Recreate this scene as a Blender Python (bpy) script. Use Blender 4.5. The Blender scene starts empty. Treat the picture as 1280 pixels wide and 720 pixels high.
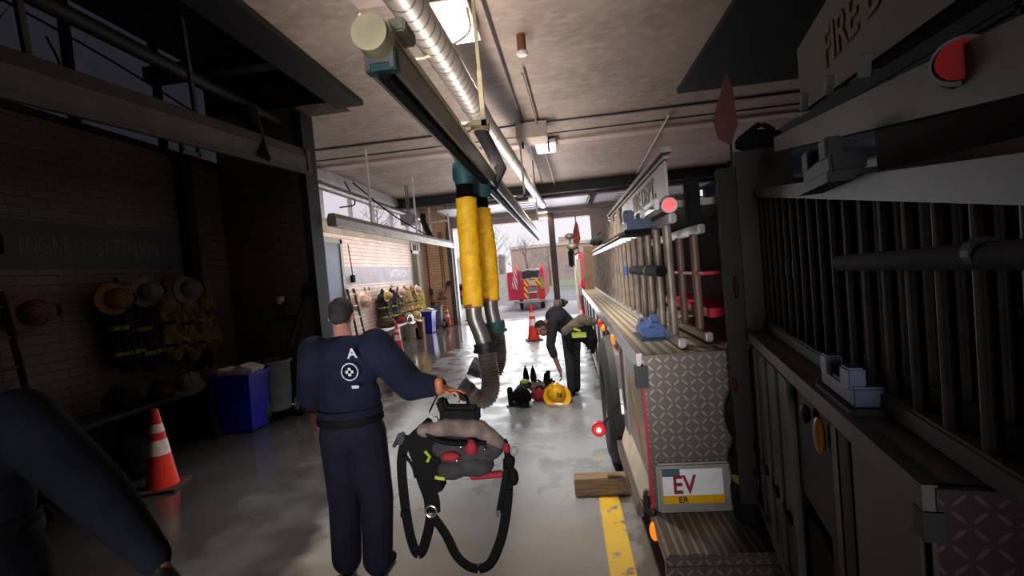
import bpy, bmesh, math, random
import numpy as np
from mathutils import Vector, Matrix, Euler
random.seed(7)
S = bpy.context.scene
COL = S.collection
PI = math.pi
V = Vector

# ------------------------------------------------------------------ materials
def lin(c):
    r = []
    for v in c[:3]:
        v = v / 255.0
        r.append(v / 12.92 if v <= 0.04045 else ((v + 0.055) / 1.055) ** 2.4)
    return (r[0], r[1], r[2], 1.0)

def base(name):
    m = bpy.data.materials.new(name); m.use_nodes = True
    nt = m.node_tree; b = nt.nodes['Principled BSDF']
    return m, nt, b

def node(nt, t, **kw):
    n = nt.nodes.new(t)
    for k, v in kw.items():
        if k.startswith('i_'):
            n.inputs[k[2:].replace('_', ' ')].default_value = v
        else: setattr(n, k, v)
    return n

def M(name, col, rough=0.6, metal=0.0, col2=None, scale=6.0, bump=0.0, detail=4.0, emit=None, estr=0.0, alpha=None, stretch=None, spec=None):
    m, nt, b = base(name)
    b.inputs['Roughness'].default_value = rough
    b.inputs['Metallic'].default_value = metal
    if spec is not None: b.inputs['Specular IOR Level'].default_value = spec
    c1 = lin(col)
    if col2 is None:
        col2 = tuple(v * 0.86 for v in col)
    tc = node(nt, 'ShaderNodeTexCoord')
    mp = node(nt, 'ShaderNodeMapping')
    if stretch: mp.inputs['Scale'].default_value = stretch
    nz = node(nt, 'ShaderNodeTexNoise'); nz.inputs['Scale'].default_value = scale; nz.inputs['Detail'].default_value = detail
    mx = node(nt, 'ShaderNodeMix', data_type='RGBA')
    rp = node(nt, 'ShaderNodeMapRange'); rp.inputs['From Min'].default_value = 0.35; rp.inputs['From Max'].default_value = 0.65
    nt.links.new(tc.outputs['Object'], mp.inputs['Vector'])
    nt.links.new(mp.outputs['Vector'], nz.inputs['Vector'])
    nt.links.new(nz.outputs['Fac'], rp.inputs['Value'])
    nt.links.new(rp.outputs['Result'], mx.inputs['Factor'])
    mx.inputs['A'].default_value = c1; mx.inputs['B'].default_value = lin(col2)
    nt.links.new(mx.outputs['Result'], b.inputs['Base Color'])
    if bump:
        bp = node(nt, 'ShaderNodeBump'); bp.inputs['Strength'].default_value = bump; bp.inputs['Distance'].default_value = 0.02
        nt.links.new(nz.outputs['Fac'], bp.inputs['Height']); nt.links.new(bp.outputs['Normal'], b.inputs['Normal'])
    if emit:
        b.inputs['Emission Color'].default_value = lin(emit); b.inputs['Emission Strength'].default_value = estr
    if alpha is not None: b.inputs['Alpha'].default_value = alpha
    return m

def brick_mat(name, c1, c2, mortar, bw=0.4, bh=0.1, rough=0.5):
    m, nt, b = base(name)
    g = node(nt, 'ShaderNodeNewGeometry'); sp = node(nt, 'ShaderNodeSeparateXYZ'); ad = node(nt, 'ShaderNodeMath', operation='ADD')
    cb = node(nt, 'ShaderNodeCombineXYZ'); br = node(nt, 'ShaderNodeTexBrick')
    nt.links.new(g.outputs['Position'], sp.inputs[0]); nt.links.new(sp.outputs['X'], ad.inputs[0]); nt.links.new(sp.outputs['Y'], ad.inputs[1])
    nt.links.new(ad.outputs[0], cb.inputs[0]); nt.links.new(sp.outputs['Z'], cb.inputs[1]); nt.links.new(cb.outputs[0], br.inputs['Vector'])
    br.inputs['Color1'].default_value = lin(c1); br.inputs['Color2'].default_value = lin(c2); br.inputs['Mortar'].default_value = lin(mortar)
    br.inputs['Scale'].default_value = 1.0; br.inputs['Brick Width'].default_value = bw; br.inputs['Row Height'].default_value = bh
    br.inputs['Mortar Size'].default_value = 0.009; br.inputs['Mortar Smooth'].default_value = 0.3
    nz = node(nt, 'ShaderNodeTexNoise'); nz.inputs['Scale'].default_value = 1.3
    nt.links.new(g.outputs['Position'], nz.inputs['Vector'])
    mx = node(nt, 'ShaderNodeMix', data_type='RGBA', blend_type='MULTIPLY'); mx.inputs['Factor'].default_value = 0.45
    nt.links.new(br.outputs['Color'], mx.inputs['A']); nt.links.new(nz.outputs['Fac'], mx.inputs['B'])
    nt.links.new(mx.outputs['Result'], b.inputs['Base Color'])
    b.inputs['Roughness'].default_value = rough
    bp = node(nt, 'ShaderNodeBump'); bp.inputs['Strength'].default_value = 0.4; bp.inputs['Distance'].default_value = 0.01; bp.invert = True
    nt.links.new(br.outputs['Fac'], bp.inputs['Height']); nt.links.new(bp.outputs['Normal'], b.inputs['Normal'])
    return m

def tread_mat(name, col, k=9.0, tint=None):
    """aluminium tread plate: raised diagonal lozenges"""
    m, nt, b = base(name)
    b.inputs['Metallic'].default_value = 0.75; b.inputs['Roughness'].default_value = 0.38
    tc = node(nt, 'ShaderNodeTexCoord'); mp = node(nt, 'ShaderNodeMapping'); mp.inputs['Rotation'].default_value = (0, PI / 4, 0); mp.inputs['Scale'].default_value = (k, k, k)
    nt.links.new(tc.outputs['Object'], mp.inputs['Vector'])
    sp = node(nt, 'ShaderNodeSeparateXYZ'); nt.links.new(mp.outputs['Vector'], sp.inputs[0])
    def fr(o, off):
        a = node(nt, 'ShaderNodeMath', operation='ADD'); a.inputs[1].default_value = off; nt.links.new(o, a.inputs[0])
        f = node(nt, 'ShaderNodeMath', operation='FRACT'); nt.links.new(a.outputs[0], f.inputs[0])
        s = node(nt, 'ShaderNodeMath', operation='SUBTRACT'); s.inputs[1].default_value = 0.5; nt.links.new(f.outputs[0], s.inputs[0])
        q = node(nt, 'ShaderNodeMath', operation='MULTIPLY'); nt.links.new(s.outputs[0], q.inputs[0]); nt.links.new(s.outputs[0], q.inputs[1])
        return q.outputs[0]
    def loz(ox, oz, ax, az):
        qx, qz = fr(sp.outputs['X'], ox), fr(sp.outputs['Z'], oz)
        a = node(nt, 'ShaderNodeMath', operation='MULTIPLY'); a.inputs[1].default_value = ax; nt.links.new(qx, a.inputs[0])
        c = node(nt, 'ShaderNodeMath', operation='MULTIPLY'); c.inputs[1].default_value = az; nt.links.new(qz, c.inputs[0])
        d = node(nt, 'ShaderNodeMath', operation='ADD'); nt.links.new(a.outputs[0], d.inputs[0]); nt.links.new(c.outputs[0], d.inputs[1])
        l = node(nt, 'ShaderNodeMath', operation='LESS_THAN'); l.inputs[1].default_value = 1.0; nt.links.new(d.outputs[0], l.inputs[0])
        return l.outputs[0]
    mxm = node(nt, 'ShaderNodeMath', operation='MAXIMUM')
    nt.links.new(loz(0, 0, 9, 130), mxm.inputs[0]); nt.links.new(loz(.5, .5, 130, 9), mxm.inputs[1])
    mx = node(nt, 'ShaderNodeMix', data_type='RGBA'); mx.inputs['A'].default_value = lin(col); mx.inputs['B'].default_value = lin(tuple(min(255, v * 1.35 + 10) for v in col))
    nt.links.new(mxm.outputs[0], mx.inputs['Factor']); nt.links.new(mx.outputs['Result'], b.inputs['Base Color'])
    bp = node(nt, 'ShaderNodeBump'); bp.inputs['Strength'].default_value = 0.8; bp.inputs['Distance'].default_value = 0.006
    nt.links.new(mxm.outputs[0], bp.inputs['Height']); nt.links.new(bp.outputs['Normal'], b.inputs['Normal'])
    return m

def stripes_mat(name, ca, cb_, axis='X', freq=6.0, diag=0.0, rough=0.5, thr=0.5, metal=0.0):
    m, nt, b = base(name)
    tc = node(nt, 'ShaderNodeTexCoord'); sp = node(nt, 'ShaderNodeSeparateXYZ'); nt.links.new(tc.outputs['Object'], sp.inputs[0])
    a = node(nt, 'ShaderNodeMath', operation='MULTIPLY'); a.inputs[1].default_value = freq; nt.links.new(sp.outputs[axis], a.inputs[0])
    z = node(nt, 'ShaderNodeMath', operation='MULTIPLY_ADD'); z.inputs[1].default_value = diag * freq; nt.links.new(sp.outputs['Z'], z.inputs[0]); nt.links.new(a.outputs[0], z.inputs[2])
    f = node(nt, 'ShaderNodeMath', operation='FRACT'); nt.links.new(z.outputs[0], f.inputs[0])
    l = node(nt, 'ShaderNodeMath', operation='LESS_THAN'); l.inputs[1].default_value = thr; nt.links.new(f.outputs[0], l.inputs[0])
    mx = node(nt, 'ShaderNodeMix', data_type='RGBA'); mx.inputs['A'].default_value = lin(cb_); mx.inputs['B'].default_value = lin(ca)
    nt.links.new(l.outputs[0], mx.inputs['Factor']); nt.links.new(mx.outputs['Result'], b.inputs['Base Color'])
    b.inputs['Roughness'].default_value = rough; b.inputs['Metallic'].default_value = metal
    return m

def ribs_mat(name, c1, c2, freq, rough=0.45, metal=0.6, axis='Z'):
    return stripes_mat(name, c1, c2, axis, freq, 0, rough, 0.3, metal)

# --- floor
def floor_mat():
    m, nt, b = base('wet_concrete_floor')
    g = node(nt, 'ShaderNodeNewGeometry'); sp = node(nt, 'ShaderNodeSeparateXYZ'); nt.links.new(g.outputs['Position'], sp.inputs[0])
    L = nt.links.new
    def noise(s, det=5, vec=None):
        n = node(nt, 'ShaderNodeTexNoise'); n.inputs['Scale'].default_value = s; n.inputs['Detail'].default_value = det
        L(vec or g.outputs['Position'], n.inputs['Vector']); return n.outputs['Fac']
    def mr(v, a, c, lo=0., hi=1.):
        n = node(nt, 'ShaderNodeMapRange'); n.inputs['From Min'].default_value = a; n.inputs['From Max'].default_value = c
        n.inputs['To Min'].default_value = lo; n.inputs['To Max'].default_value = hi; L(v, n.inputs['Value']); return n.outputs['Result']
    def ma(op, x, y):
        n = node(nt, 'ShaderNodeMath', operation=op)
        for i, v in enumerate((x, y)):
            if isinstance(v, (int, float)): n.inputs[i].default_value = v
            else: L(v, n.inputs[i])
        return n.outputs[0]
    def mix(f, a, c):
        n = node(nt, 'ShaderNodeMix', data_type='RGBA')
        L(f, n.inputs['Factor'])
        for k, v in (('A', a), ('B', c)):
            if isinstance(v, tuple): n.inputs[k].default_value = lin(v)
            else: L(v, n.inputs[k])
        return n.outputs['Result']
    big = noise(0.7); fine = noise(9); mid = noise(2.5)
    conc = mix(mr(big, .35, .65), (134, 139, 143), (108, 111, 115))
    conc = mix(mr(fine, .58, .72, 0, .35), conc, (90, 86, 80))
    # brown worn concrete close to the door line of the truck and near the camera
    near = mr(ma('ADD', sp.outputs['Y'], ma('MULTIPLY', mid, 2.0)), 5.2, 4.0)
    conc = mix(ma('MULTIPLY', near, .75), conc, (122, 108, 94))
    # damp dark lane along the left wall
    xx = ma('ADD', sp.outputs['X'], ma('MULTIPLY', ma('SUBTRACT', mid, .5), 1.5))
    wet = mr(xx, -2.9, -3.15)
    conc = mix(ma('MULTIPLY', wet, .8), conc, (88, 78, 72))
    # near left floor: dimness painted into the concrete colour
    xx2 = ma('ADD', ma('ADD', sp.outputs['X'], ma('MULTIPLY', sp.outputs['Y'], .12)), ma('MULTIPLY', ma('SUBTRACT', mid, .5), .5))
    floor_shade = ma('MULTIPLY', mr(xx2, -1.55, -1.75), mr(ma('ADD', sp.outputs['Y'], mid), 9.2, 8.6))
    conc = mix(ma('MULTIPLY', floor_shade, .95), conc, mix(mr(big, .4, .6), (50, 50, 50), (36, 35, 34)))
    # darker brown patch under the tail of the truck
    tail_patch = ma('MULTIPLY', mr(ma('ADD', sp.outputs['X'], ma('MULTIPLY', ma('SUBTRACT', noise(4), .5), .9)), .24, .33), mr(sp.outputs['Y'], 4.4, 4.0))
    conc = mix(ma('MULTIPLY', tail_patch, .75), conc, (70, 62, 54))
    # yellow line
    x0 = mr(sp.outputs['X'], .115, .125); x1 = mr(sp.outputs['X'], .285, .275)
    wear = mr(ma('ADD', fine, ma('MULTIPLY', mr(sp.outputs['Y'], 3.6, 5.0), .30)), .68, .58)
    faint = mr(sp.outputs['Y'], 4.1, 4.4, 1, .28)
    yl = ma('MULTIPLY', ma('MULTIPLY', ma('MULTIPLY', x0, x1), ma('MAXIMUM', wear, 0)), faint)
    conc = mix(yl, conc, (208, 168, 36))
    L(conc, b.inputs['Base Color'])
    ro = mr(mid, .38, .62, .16, .5)
    ro = ma('SUBTRACT', ro, ma('MULTIPLY', wet, ma('MULTIPLY', ro, .75)))
    ro = ma('ADD', ro, ma('MULTIPLY', near, .2))
    L(ro, b.inputs['Roughness'])
    b.inputs['Specular IOR Level'].default_value = .6
    bp = node(nt, 'ShaderNodeBump'); bp.inputs['Strength'].default_value = .15; bp.inputs['Distance'].default_value = .01
    L(noise(14), bp.inputs['Height']); L(bp.outputs['Normal'], b.inputs['Normal'])
    return m

def ceiling_mat():
    m, nt, b = base('stained_plaster_ceiling')
    g = node(nt, 'ShaderNodeNewGeometry'); L = nt.links.new
    mp = node(nt, 'ShaderNodeMapping'); mp.inputs['Scale'].default_value = (1, 1.6, 1); L(g.outputs['Position'], mp.inputs['Vector'])
    n1 = node(nt, 'ShaderNodeTexNoise'); n1.inputs['Scale'].default_value = .9; n1.inputs['Detail'].default_value = 3; L(mp.outputs[0], n1.inputs['Vector'])
    n2 = node(nt, 'ShaderNodeTexNoise'); n2.inputs['Scale'].default_value = 5; n2.inputs['Detail'].default_value = 6; L(mp.outputs[0], n2.inputs['Vector'])
    r1 = node(nt, 'ShaderNodeMapRange'); r1.inputs['From Min'].default_value = .35; r1.inputs['From Max'].default_value = .65; L(n1.outputs['Fac'], r1.inputs['Value'])
    r2 = node(nt, 'ShaderNodeMapRange'); r2.inputs['From Min'].default_value = .45; r2.inputs['From Max'].default_value = .7; r2.inputs['To Max'].default_value = .6; L(n2.outputs['Fac'], r2.inputs['Value'])
    a = node(nt, 'ShaderNodeMix', data_type='RGBA'); a.inputs['A'].default_value = lin((160, 142, 131)); a.inputs['B'].default_value = lin((140, 123, 113)); L(r1.outputs[0], a.inputs['Factor'])
    c = node(nt, 'ShaderNodeMix', data_type='RGBA'); c.inputs['B'].default_value = lin((178, 164, 153)); L(a.outputs['Result'], c.inputs['A']); L(r2.outputs[0], c.inputs['Factor'])
    L(c.outputs['Result'], b.inputs['Base Color']); b.inputs['Roughness'].default_value = .75
    return m

MT = {}
def mm(k, *a, **kw):
    MT[k] = M(k, *a, **kw); return MT[k]
mm('cream_metal', (214, 198, 158), .45); mm('grey_metal', (128, 124, 122), .4, .6, bump=.02); mm('dark_metal', (46, 44, 44), .5, .3)
mm('black', (14, 13, 14), .75, spec=.1); mm('rubber', (34, 33, 34), .75, scale=20); mm('white_paint', (225, 222, 218), .45)
mm('alu', (178, 174, 170), .33, .85, scale=3); mm('alu_matt', (150, 142, 134), .5, .5); mm('rung', (150, 134, 120), .5, .25, (118, 104, 94), 9)
mm('teal', (38, 82, 84), .6, 0, (24, 60, 64)); mm('yellow_sleeve', (240, 182, 6), .6, 0, (222, 160, 2), 14, .8)
mm('galv', (150, 144, 138), .4, .7, (118, 112, 108), 8); mm('black_fabric', (26, 24, 26), .85, 0, (16, 15, 18), 20, .3)
mm('navy', (20, 24, 44), .9, 0, (12, 14, 29), 5, .35, spec=.2); mm('navy_dark', (17, 15, 28), .9, 0, (24, 20, 34), 5, .35, spec=.2)
mm('skin', (172, 118, 100), .6, 0, (152, 98, 84)); mm('skin_far', (130, 84, 66), .6); mm('hair', (28, 22, 20), .8, scale=60, bump=.5)
mm('leather', (166, 98, 50), .6, 0, (132, 70, 34), 12, .4)
mm('hivis', (158, 168, 40), .5); mm('tan_cloth', (168, 142, 86), .85, 0, (126, 102, 58), 9, .5); mm('tan_dark', (110, 92, 70), .85, 0, (78, 64, 50), 9, .5)
mm('yellow_cloth', (196, 168, 60), .85, 0, (140, 116, 44), 9, .5)
mm('dark_cloth', (34, 30, 34), .85, 0, (20, 18, 22), 9, .5)
mm('orange', (216, 50, 34), .5, 0, (200, 40, 28)); mm('cone_white', (236, 214, 206), .4); mm('cone_base', (52, 34, 32), .7)
mm('blue_bin', (24, 38, 170), .4, 0, (18, 28, 140)); mm('grey_bin', (86, 92, 96), .5); mm('paper', (226, 222, 220), .7, col2=(196, 192, 190))
mm('wood', (134, 104, 74), .7, 0, (98, 72, 48), 5, .3, stretch=(1, 12, 12)); mm('brown_board', (122, 74, 50), .7); mm('dark_wood', (58, 36, 32), .6)
mm('red_paint', (188, 26, 54), .35, 0, (170, 20, 46)); mm('red_cloth', (140, 18, 32), .8, 0, (120, 14, 24), 14, .3)
mm('yellow_gloss', (214, 158, 12), .3, 0, (204, 150, 8)); mm('blue_plastic', (58, 92, 156), .45); mm('navy_plastic', (40, 54, 84), .5)
mm('cream_panel', (206, 196, 176), .4, 0, (190, 178, 158)); mm('side_panel', (150, 150, 142), .35, .3, (134, 134, 126)); mm('tan_box', (148, 116, 86), .6, 0, (128, 98, 72))
mm('gold', (170, 120, 48), .4, .3); mm('grey_cloth', (112, 104, 98), .85, 0, (84, 76, 72), 14, .5); mm('pack_cloth', (118, 98, 90), .85, 0, (80, 66, 60), 12, .5)
mm('charcoal_cloth', (52, 46, 46), .85, 0, (30, 27, 29), 14, .5); mm('silver', (210, 208, 204), .2, .9)
mm('red_lamp', (150, 10, 14), .3, emit=(255, 16, 26), estr=.75); mm('amber_lamp', (255, 150, 40), .3, emit=(255, 120, 20), estr=.9); mm('red_lens', (200, 20, 30), .2, emit=(255, 20, 30), estr=.5)
mm('red_core', (255, 220, 210), .3, emit=(255, 190, 180), estr=6.0)
mm('lamp_glow', (255, 250, 235), .3, emit=(255, 248, 230), estr=4.0)
mm('steel_post', (118, 118, 104), .5, .2); mm('dark_steel', (64, 50, 50), .5, .3, (84, 66, 62), 3); mm('sill', (156, 146, 130), .6, 0, (136, 124, 104), 3)
mm('lavender_paint', (160, 158, 170), .6, 0, (148, 146, 160), 2); mm('letter_white', (214, 210, 214), .6)
mm('door_white', (196, 192, 196), .5, 0, (180, 176, 180), 2); mm('lintel', (190, 172, 162), .7, 0, (172, 154, 144), 2)
mm('street', (150, 150, 156), .8, 0, (132, 133, 140), 1.2); mm('apron', (196, 196, 198), .6, 0, (176, 178, 184), 1.0); mm('lawn', (122, 132, 96), .9, 0, (146, 146, 116), 1.5)
mm('far_building', (190, 170, 160), .9, 0, (176, 158, 150), .2); mm('far_building2', (204, 190, 184), .9, 0, (186, 176, 174), .2); mm('bark', (120, 108, 104), .9, scale=5)  # far building tones made pale to paint in distance haze
mm('twigs', (168, 158, 158), .9); mm('fence_blue', (122, 140, 164), .6); mm('bollard', (216, 198, 50), .5)
mm('window_white', (200, 196, 198), .5); mm('dim_frame', (70, 66, 66), .5, .1)
mm('near_wood', (33, 25, 23), .7, spec=.2); mm('near_dark', (24, 23, 24), .6, 0, (18, 18, 18), spec=.2); mm('near_alu', (72, 68, 66), .5, .0, (58, 54, 52), 4, spec=.2)  # near-bay colours with the dimness mixed into the base tone
mm('near_rung', (66, 55, 50), .55, .1, (52, 43, 40), 8, spec=.2); mm('near_panel', (54, 52, 52), .5, .1, (42, 40, 40), 3, spec=.2); mm('near_box', (44, 33, 25), .6, 0, (36, 27, 21), spec=.2)  # darkened twins of the truck colours, shade held in the tone
mm('brown_soft', (84, 58, 50), .9, 0, (64, 42, 36), 14, .3)
MT['brick'] = brick_mat('glazed_brick', (228, 204, 194), (214, 188, 174), (152, 128, 118), .42, .105)
MT['brick_tan'] = brick_mat('tan_brick', (232, 192, 146), (218, 174, 128), (150, 116, 86), .3, .105)
MT['brick_dark'] = brick_mat('brown_brick', (92, 80, 76), (84, 71, 67), (48, 40, 38), .42, .105)  # glazed brick again, near-bay shade put into its colour
MT['brick_dark2'] = brick_mat('umber_brick', (84, 66, 52), (76, 59, 46), (44, 34, 28), .3, .105)  # tan brick repeated, darkened to carry shade in the colour
MT['tread'] = tread_mat('tread_plate', (104, 94, 88), 15)
MT['tread_red'] = tread_mat('dark_tread_plate', (44, 30, 33), 24)  # tread plate colour lowered in place of shade
MT['corrugated'] = stripes_mat('corrugated_deck', (120, 110, 92), (168, 156, 132), 'X', 16, 0, .45, .5, .4)
MT['corrugated_dark'] = stripes_mat('dark_corrugated_deck', (58, 53, 47), (80, 74, 64), 'X', 22, 0, .5, .5, .2)  # deck colours lowered to paint in the near truck's dimness
MT['spiral'] = stripes_mat('spiral_duct_metal', (84, 78, 74), (150, 142, 136), 'Y', 7, .5, .42, .16, .7)
MT['chevron'] = stripes_mat('chevron_panel', (232, 206, 40), (196, 30, 44), 'X', 3.2, 1.0, .4)
MT['flag'] = stripes_mat('flag_stripes', (196, 60, 70), (222, 216, 222), 'X', 9, .25, .8)
MT['sleeve_rib'] = ribs_mat('ribbed_black_hose', (70, 66, 62), (28, 26, 26), 18, .5, .2)
MT['hose_rib'] = stripes_mat('ribbed_exhaust_hose', (150, 138, 128), (52, 47, 46), 'Z', 26, 0, .5, .22, .3)
MT['floor'] = floor_mat(); MT['ceiling'] = ceiling_mat()
def glass_mat(name, col, rough=.05):
    m, nt, b = base(name); nt.nodes.remove(b)
    o = nt.nodes['Material Output']; t = node(nt, 'ShaderNodeBsdfTransparent'); t.inputs[0].default_value = lin(col)
    g = node(nt, 'ShaderNodeBsdfGlossy'); g.inputs['Roughness'].default_value = rough; x = node(nt, 'ShaderNodeMixShader'); x.inputs[0].default_value = .05
    nt.links.new(t.outputs[0], x.inputs[1]); nt.links.new(g.outputs[0], x.inputs[2]); nt.links.new(x.outputs[0], o.inputs['Surface'])
    return m
MT['clear_glass'] = glass_mat('clear_glass', (246, 244, 246)); MT['smoke_glass'] = glass_mat('smoked_glass', (104, 104, 110)); MT['dusk_glass'] = glass_mat('dark_tinted_glass', (70, 76, 84))  # last two glasses coloured dark to dim the sky behind them

# ------------------------------------------------------------------ geometry helpers
class G:
    def __init__(s): s.bm = bmesh.new()
    def _x(s, verts, loc=None, rot=None):
        mt = Matrix.Identity(4)
        if rot is not None: mt = (rot if isinstance(rot, Matrix) else Euler(rot).to_matrix()).to_4x4()
        if loc is not None: mt = Matrix.Translation(V(loc)) @ mt
        bmesh.ops.transform(s.bm, matrix=mt, verts=verts)
    def box(s, c, d, rot=None, bev=0.0):
        r = bmesh.ops.create_cube(s.bm, size=1.0); vs = r['verts']
        bmesh.ops.scale(s.bm, vec=d, verts=vs)
        if bev:
            es = list({e for v in vs for e in v.link_edges})
            q = bmesh.ops.bevel(s.bm, geom=es, offset=bev, segments=2, affect='EDGES')
            vs = list({v for f in q['faces'] for v in f.verts} | {v for v in vs if v.is_valid})
        s._x(vs, c, rot); return s
    def bb(s, x0, x1, y0, y1, z0, z1, bev=0.0):
        return s.box(((x0 + x1) / 2, (y0 + y1) / 2, (z0 + z1) / 2), (abs(x1 - x0), abs(y1 - y0), abs(z1 - z0)), None, bev)
    def cyl(s, p0, p1, r0, r1=None, n=16, cap=True):
        p0, p1 = V(p0), V(p1); r1 = r0 if r1 is None else r1; d = p1 - p0
        r = bmesh.ops.create_cone(s.bm, cap_ends=cap, segments=n, radius1=max(r0, 1e-4), radius2=max(r1, 1e-4), depth=d.length)
        s._x(r['verts'], (p0 + p1) / 2, V((0, 0, 1)).rotation_difference(d).to_matrix()); return s
    def sph(s, c, r, rot=None, n=14):
        if isinstance(r, (int, float)): r = (r, r, r)
        q = bmesh.ops.create_uvsphere(s.bm, u_segments=n, v_segments=max(6, n * 2 // 3), radius=1.0)
        bmesh.ops.scale(s.bm, vec=r, verts=q['verts']); s._x(q['verts'], c, rot); return s
    def tube(s, pts, r, n=10, flat=None, cap=True):
        """tube along a path; r number or list; flat=(wide direction, ratio) makes a strap"""
        pts = [V(p) for p in pts]; k = len(pts); rs = r if isinstance(r, (list, tuple)) else [r] * k
        rings = []; up = None
        for i, p in enumerate(pts):
            t = (pts[min(i + 1, k - 1)] - pts[max(i - 1, 0)]).normalized()
            if up is None:
                a = V((0, 0, 1)) if abs(t.z) < .9 else V((1, 0, 0))
                if flat: a = V(flat[0])
                up = (a - t * a.dot(t)).normalized()
            else:
                a = V(flat[0]) if flat else up
                up = (a - t * a.dot(t)).normalized()
            sd = t.cross(up); q = flat[1] if flat else 1.0
            rings.append([s.bm.verts.new(p + up * (math.cos(2 * PI * j / n) * rs[i]) + sd * (math.sin(2 * PI * j / n) * rs[i] * q)) for j in range(n)])
        for a, b in zip(rings, rings[1:]):
            for j in range(n): s.bm.faces.new((a[j], a[(j + 1) % n], b[(j + 1) % n], b[j]))
        if cap: s.bm.faces.new(list(reversed(rings[0]))); s.bm.faces.new(rings[-1])
        return s
    def lathe(s, prof, c=(0, 0, 0), n=24, sx=1, sy=1, rot=None):
        rings = []; nv = []
        for (r, z) in prof:
            ring = [s.bm.verts.new((max(r, 1e-4) * sx * math.cos(2 * PI * j / n), max(r, 1e-4) * sy * math.sin(2 * PI * j / n), z)) for j in range(n)]
            rings.append(ring); nv += ring
        for a, b in zip(rings, rings[1:]):
            for j in range(n): s.bm.faces.new((a[j], a[(j + 1) % n], b[(j + 1) % n], b[j]))
        s._x(nv, c, rot); return s
    def prism(s, poly, ax, a, b):
        """poly = 2D points; ax = extruded axis"""
        def mk(p, h):
            return {'x': (h, p[0], p[1]), 'y': (p[0], h, p[1]), 'z': (p[0], p[1], h)}[ax]
        A = [s.bm.verts.new(mk(p, a)) for p in poly]; B = [s.bm.verts.new(mk(p, b)) for p in poly]
        n = len(poly)
        for i in range(n): s.bm.faces.new((A[i], A[(i + 1) % n], B[(i + 1) % n], B[i]))
        s.bm.faces.new(A); s.bm.faces.new(list(reversed(B))); return s

def smooth_path(pts, n=8):
    pts = [V(p) for p in pts]; out = []
    P = [pts[0] * 2 - pts[1]] + pts + [pts[-1] * 2 - pts[-2]]
    for i in range(1, len(P) - 2):
        for k in range(n):
            t = k / n; a, b, c, d = P[i - 1:i + 3]
            out.append(.5 * ((2 * b) + (c - a) * t + (2 * a - 5 * b + 4 * c - d) * t * t + (3 * b - a - 3 * c + d) * t ** 3))
    out.append(pts[-1]); return out

def obj(name, g, mat, parent=None, smooth=False, label=None, loc=None):
    """one mesh object. A part's shape is given in its parent's frame."""
    bm = g.bm if isinstance(g, G) else g
    bmesh.ops.recalc_face_normals(bm, faces=bm.faces)
    me = bpy.data.meshes.new(name); bm.to_mesh(me); bm.free()
    if smooth:
        for p in me.polygons: p.use_smooth = True
        try: me.set_sharp_from_angle(angle=math.radians(40))
        except Exception: pass
    me.materials.append(MT[mat] if isinstance(mat, str) else mat)
    o = bpy.data.objects.new(name, me); COL.objects.link(o)
    if parent: o.parent = parent
    if loc is not None: o.location = loc
    if label: o['label'] = label
    return o

def tag(o, label, cat, group=None, kind=None):
    o['label'] = label; o['category'] = cat
    if group: o['group'] = group
    if kind: o['kind'] = kind
    return o
def thing(name, label, cat, loc=(0, 0, 0), rotz=0, group=None, scale=1):
    o = bpy.data.objects.new(name, None); COL.objects.link(o); o.empty_display_size = .1
    o.location = loc; o.rotation_euler = (0, 0, rotz)
    if scale != 1: o.scale = (scale,) * 3
    return tag(o, label, cat, group)
def struct(name, g, mat, parent=None, smooth=False):
    o = obj(name, g, mat, parent, smooth)
    if not parent: o['kind'] = 'structure'
    return o
def kids(o): return [c for c in COL.objects if c.parent == o]
def copy_tree(o, parent=None):
    c = o.copy(); COL.objects.link(c); c.parent = parent
    for ch in kids(o): copy_tree(ch, c)
    return c
def again(o, label, loc, rotz=0, group=None, scale=None):
    c = copy_tree(o); c.location = loc; c.rotation_euler = (0, 0, rotz); c['label'] = label
    if scale: c.scale = (scale,) * 3 if isinstance(scale, (int, float)) else scale
    if group: c['group'] = group
    return c

def text(name, body, size, mat, parent, loc, rot, ext=0.002, sx=1.0):
    cu = bpy.data.curves.new(name, 'FONT'); cu.body = body; cu.size = size; cu.extrude = ext; cu.align_x = 'CENTER'; cu.align_y = 'CENTER'
    cu.offset = size * .018
    t = bpy.data.objects.new(name, cu); COL.objects.link(t)
    bpy.context.view_layer.update()
    me = bpy.data.meshes.new_from_object(t); bpy.data.objects.remove(t)
    me.name = name; me.materials.clear(); me.materials.append(MT[mat])
    o = bpy.data.objects.new(name, me); COL.objects.link(o)
    if parent: o.parent = parent
    o.location = loc; o.rotation_euler = rot; o.scale = (sx, 1, 1)
    return o

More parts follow.
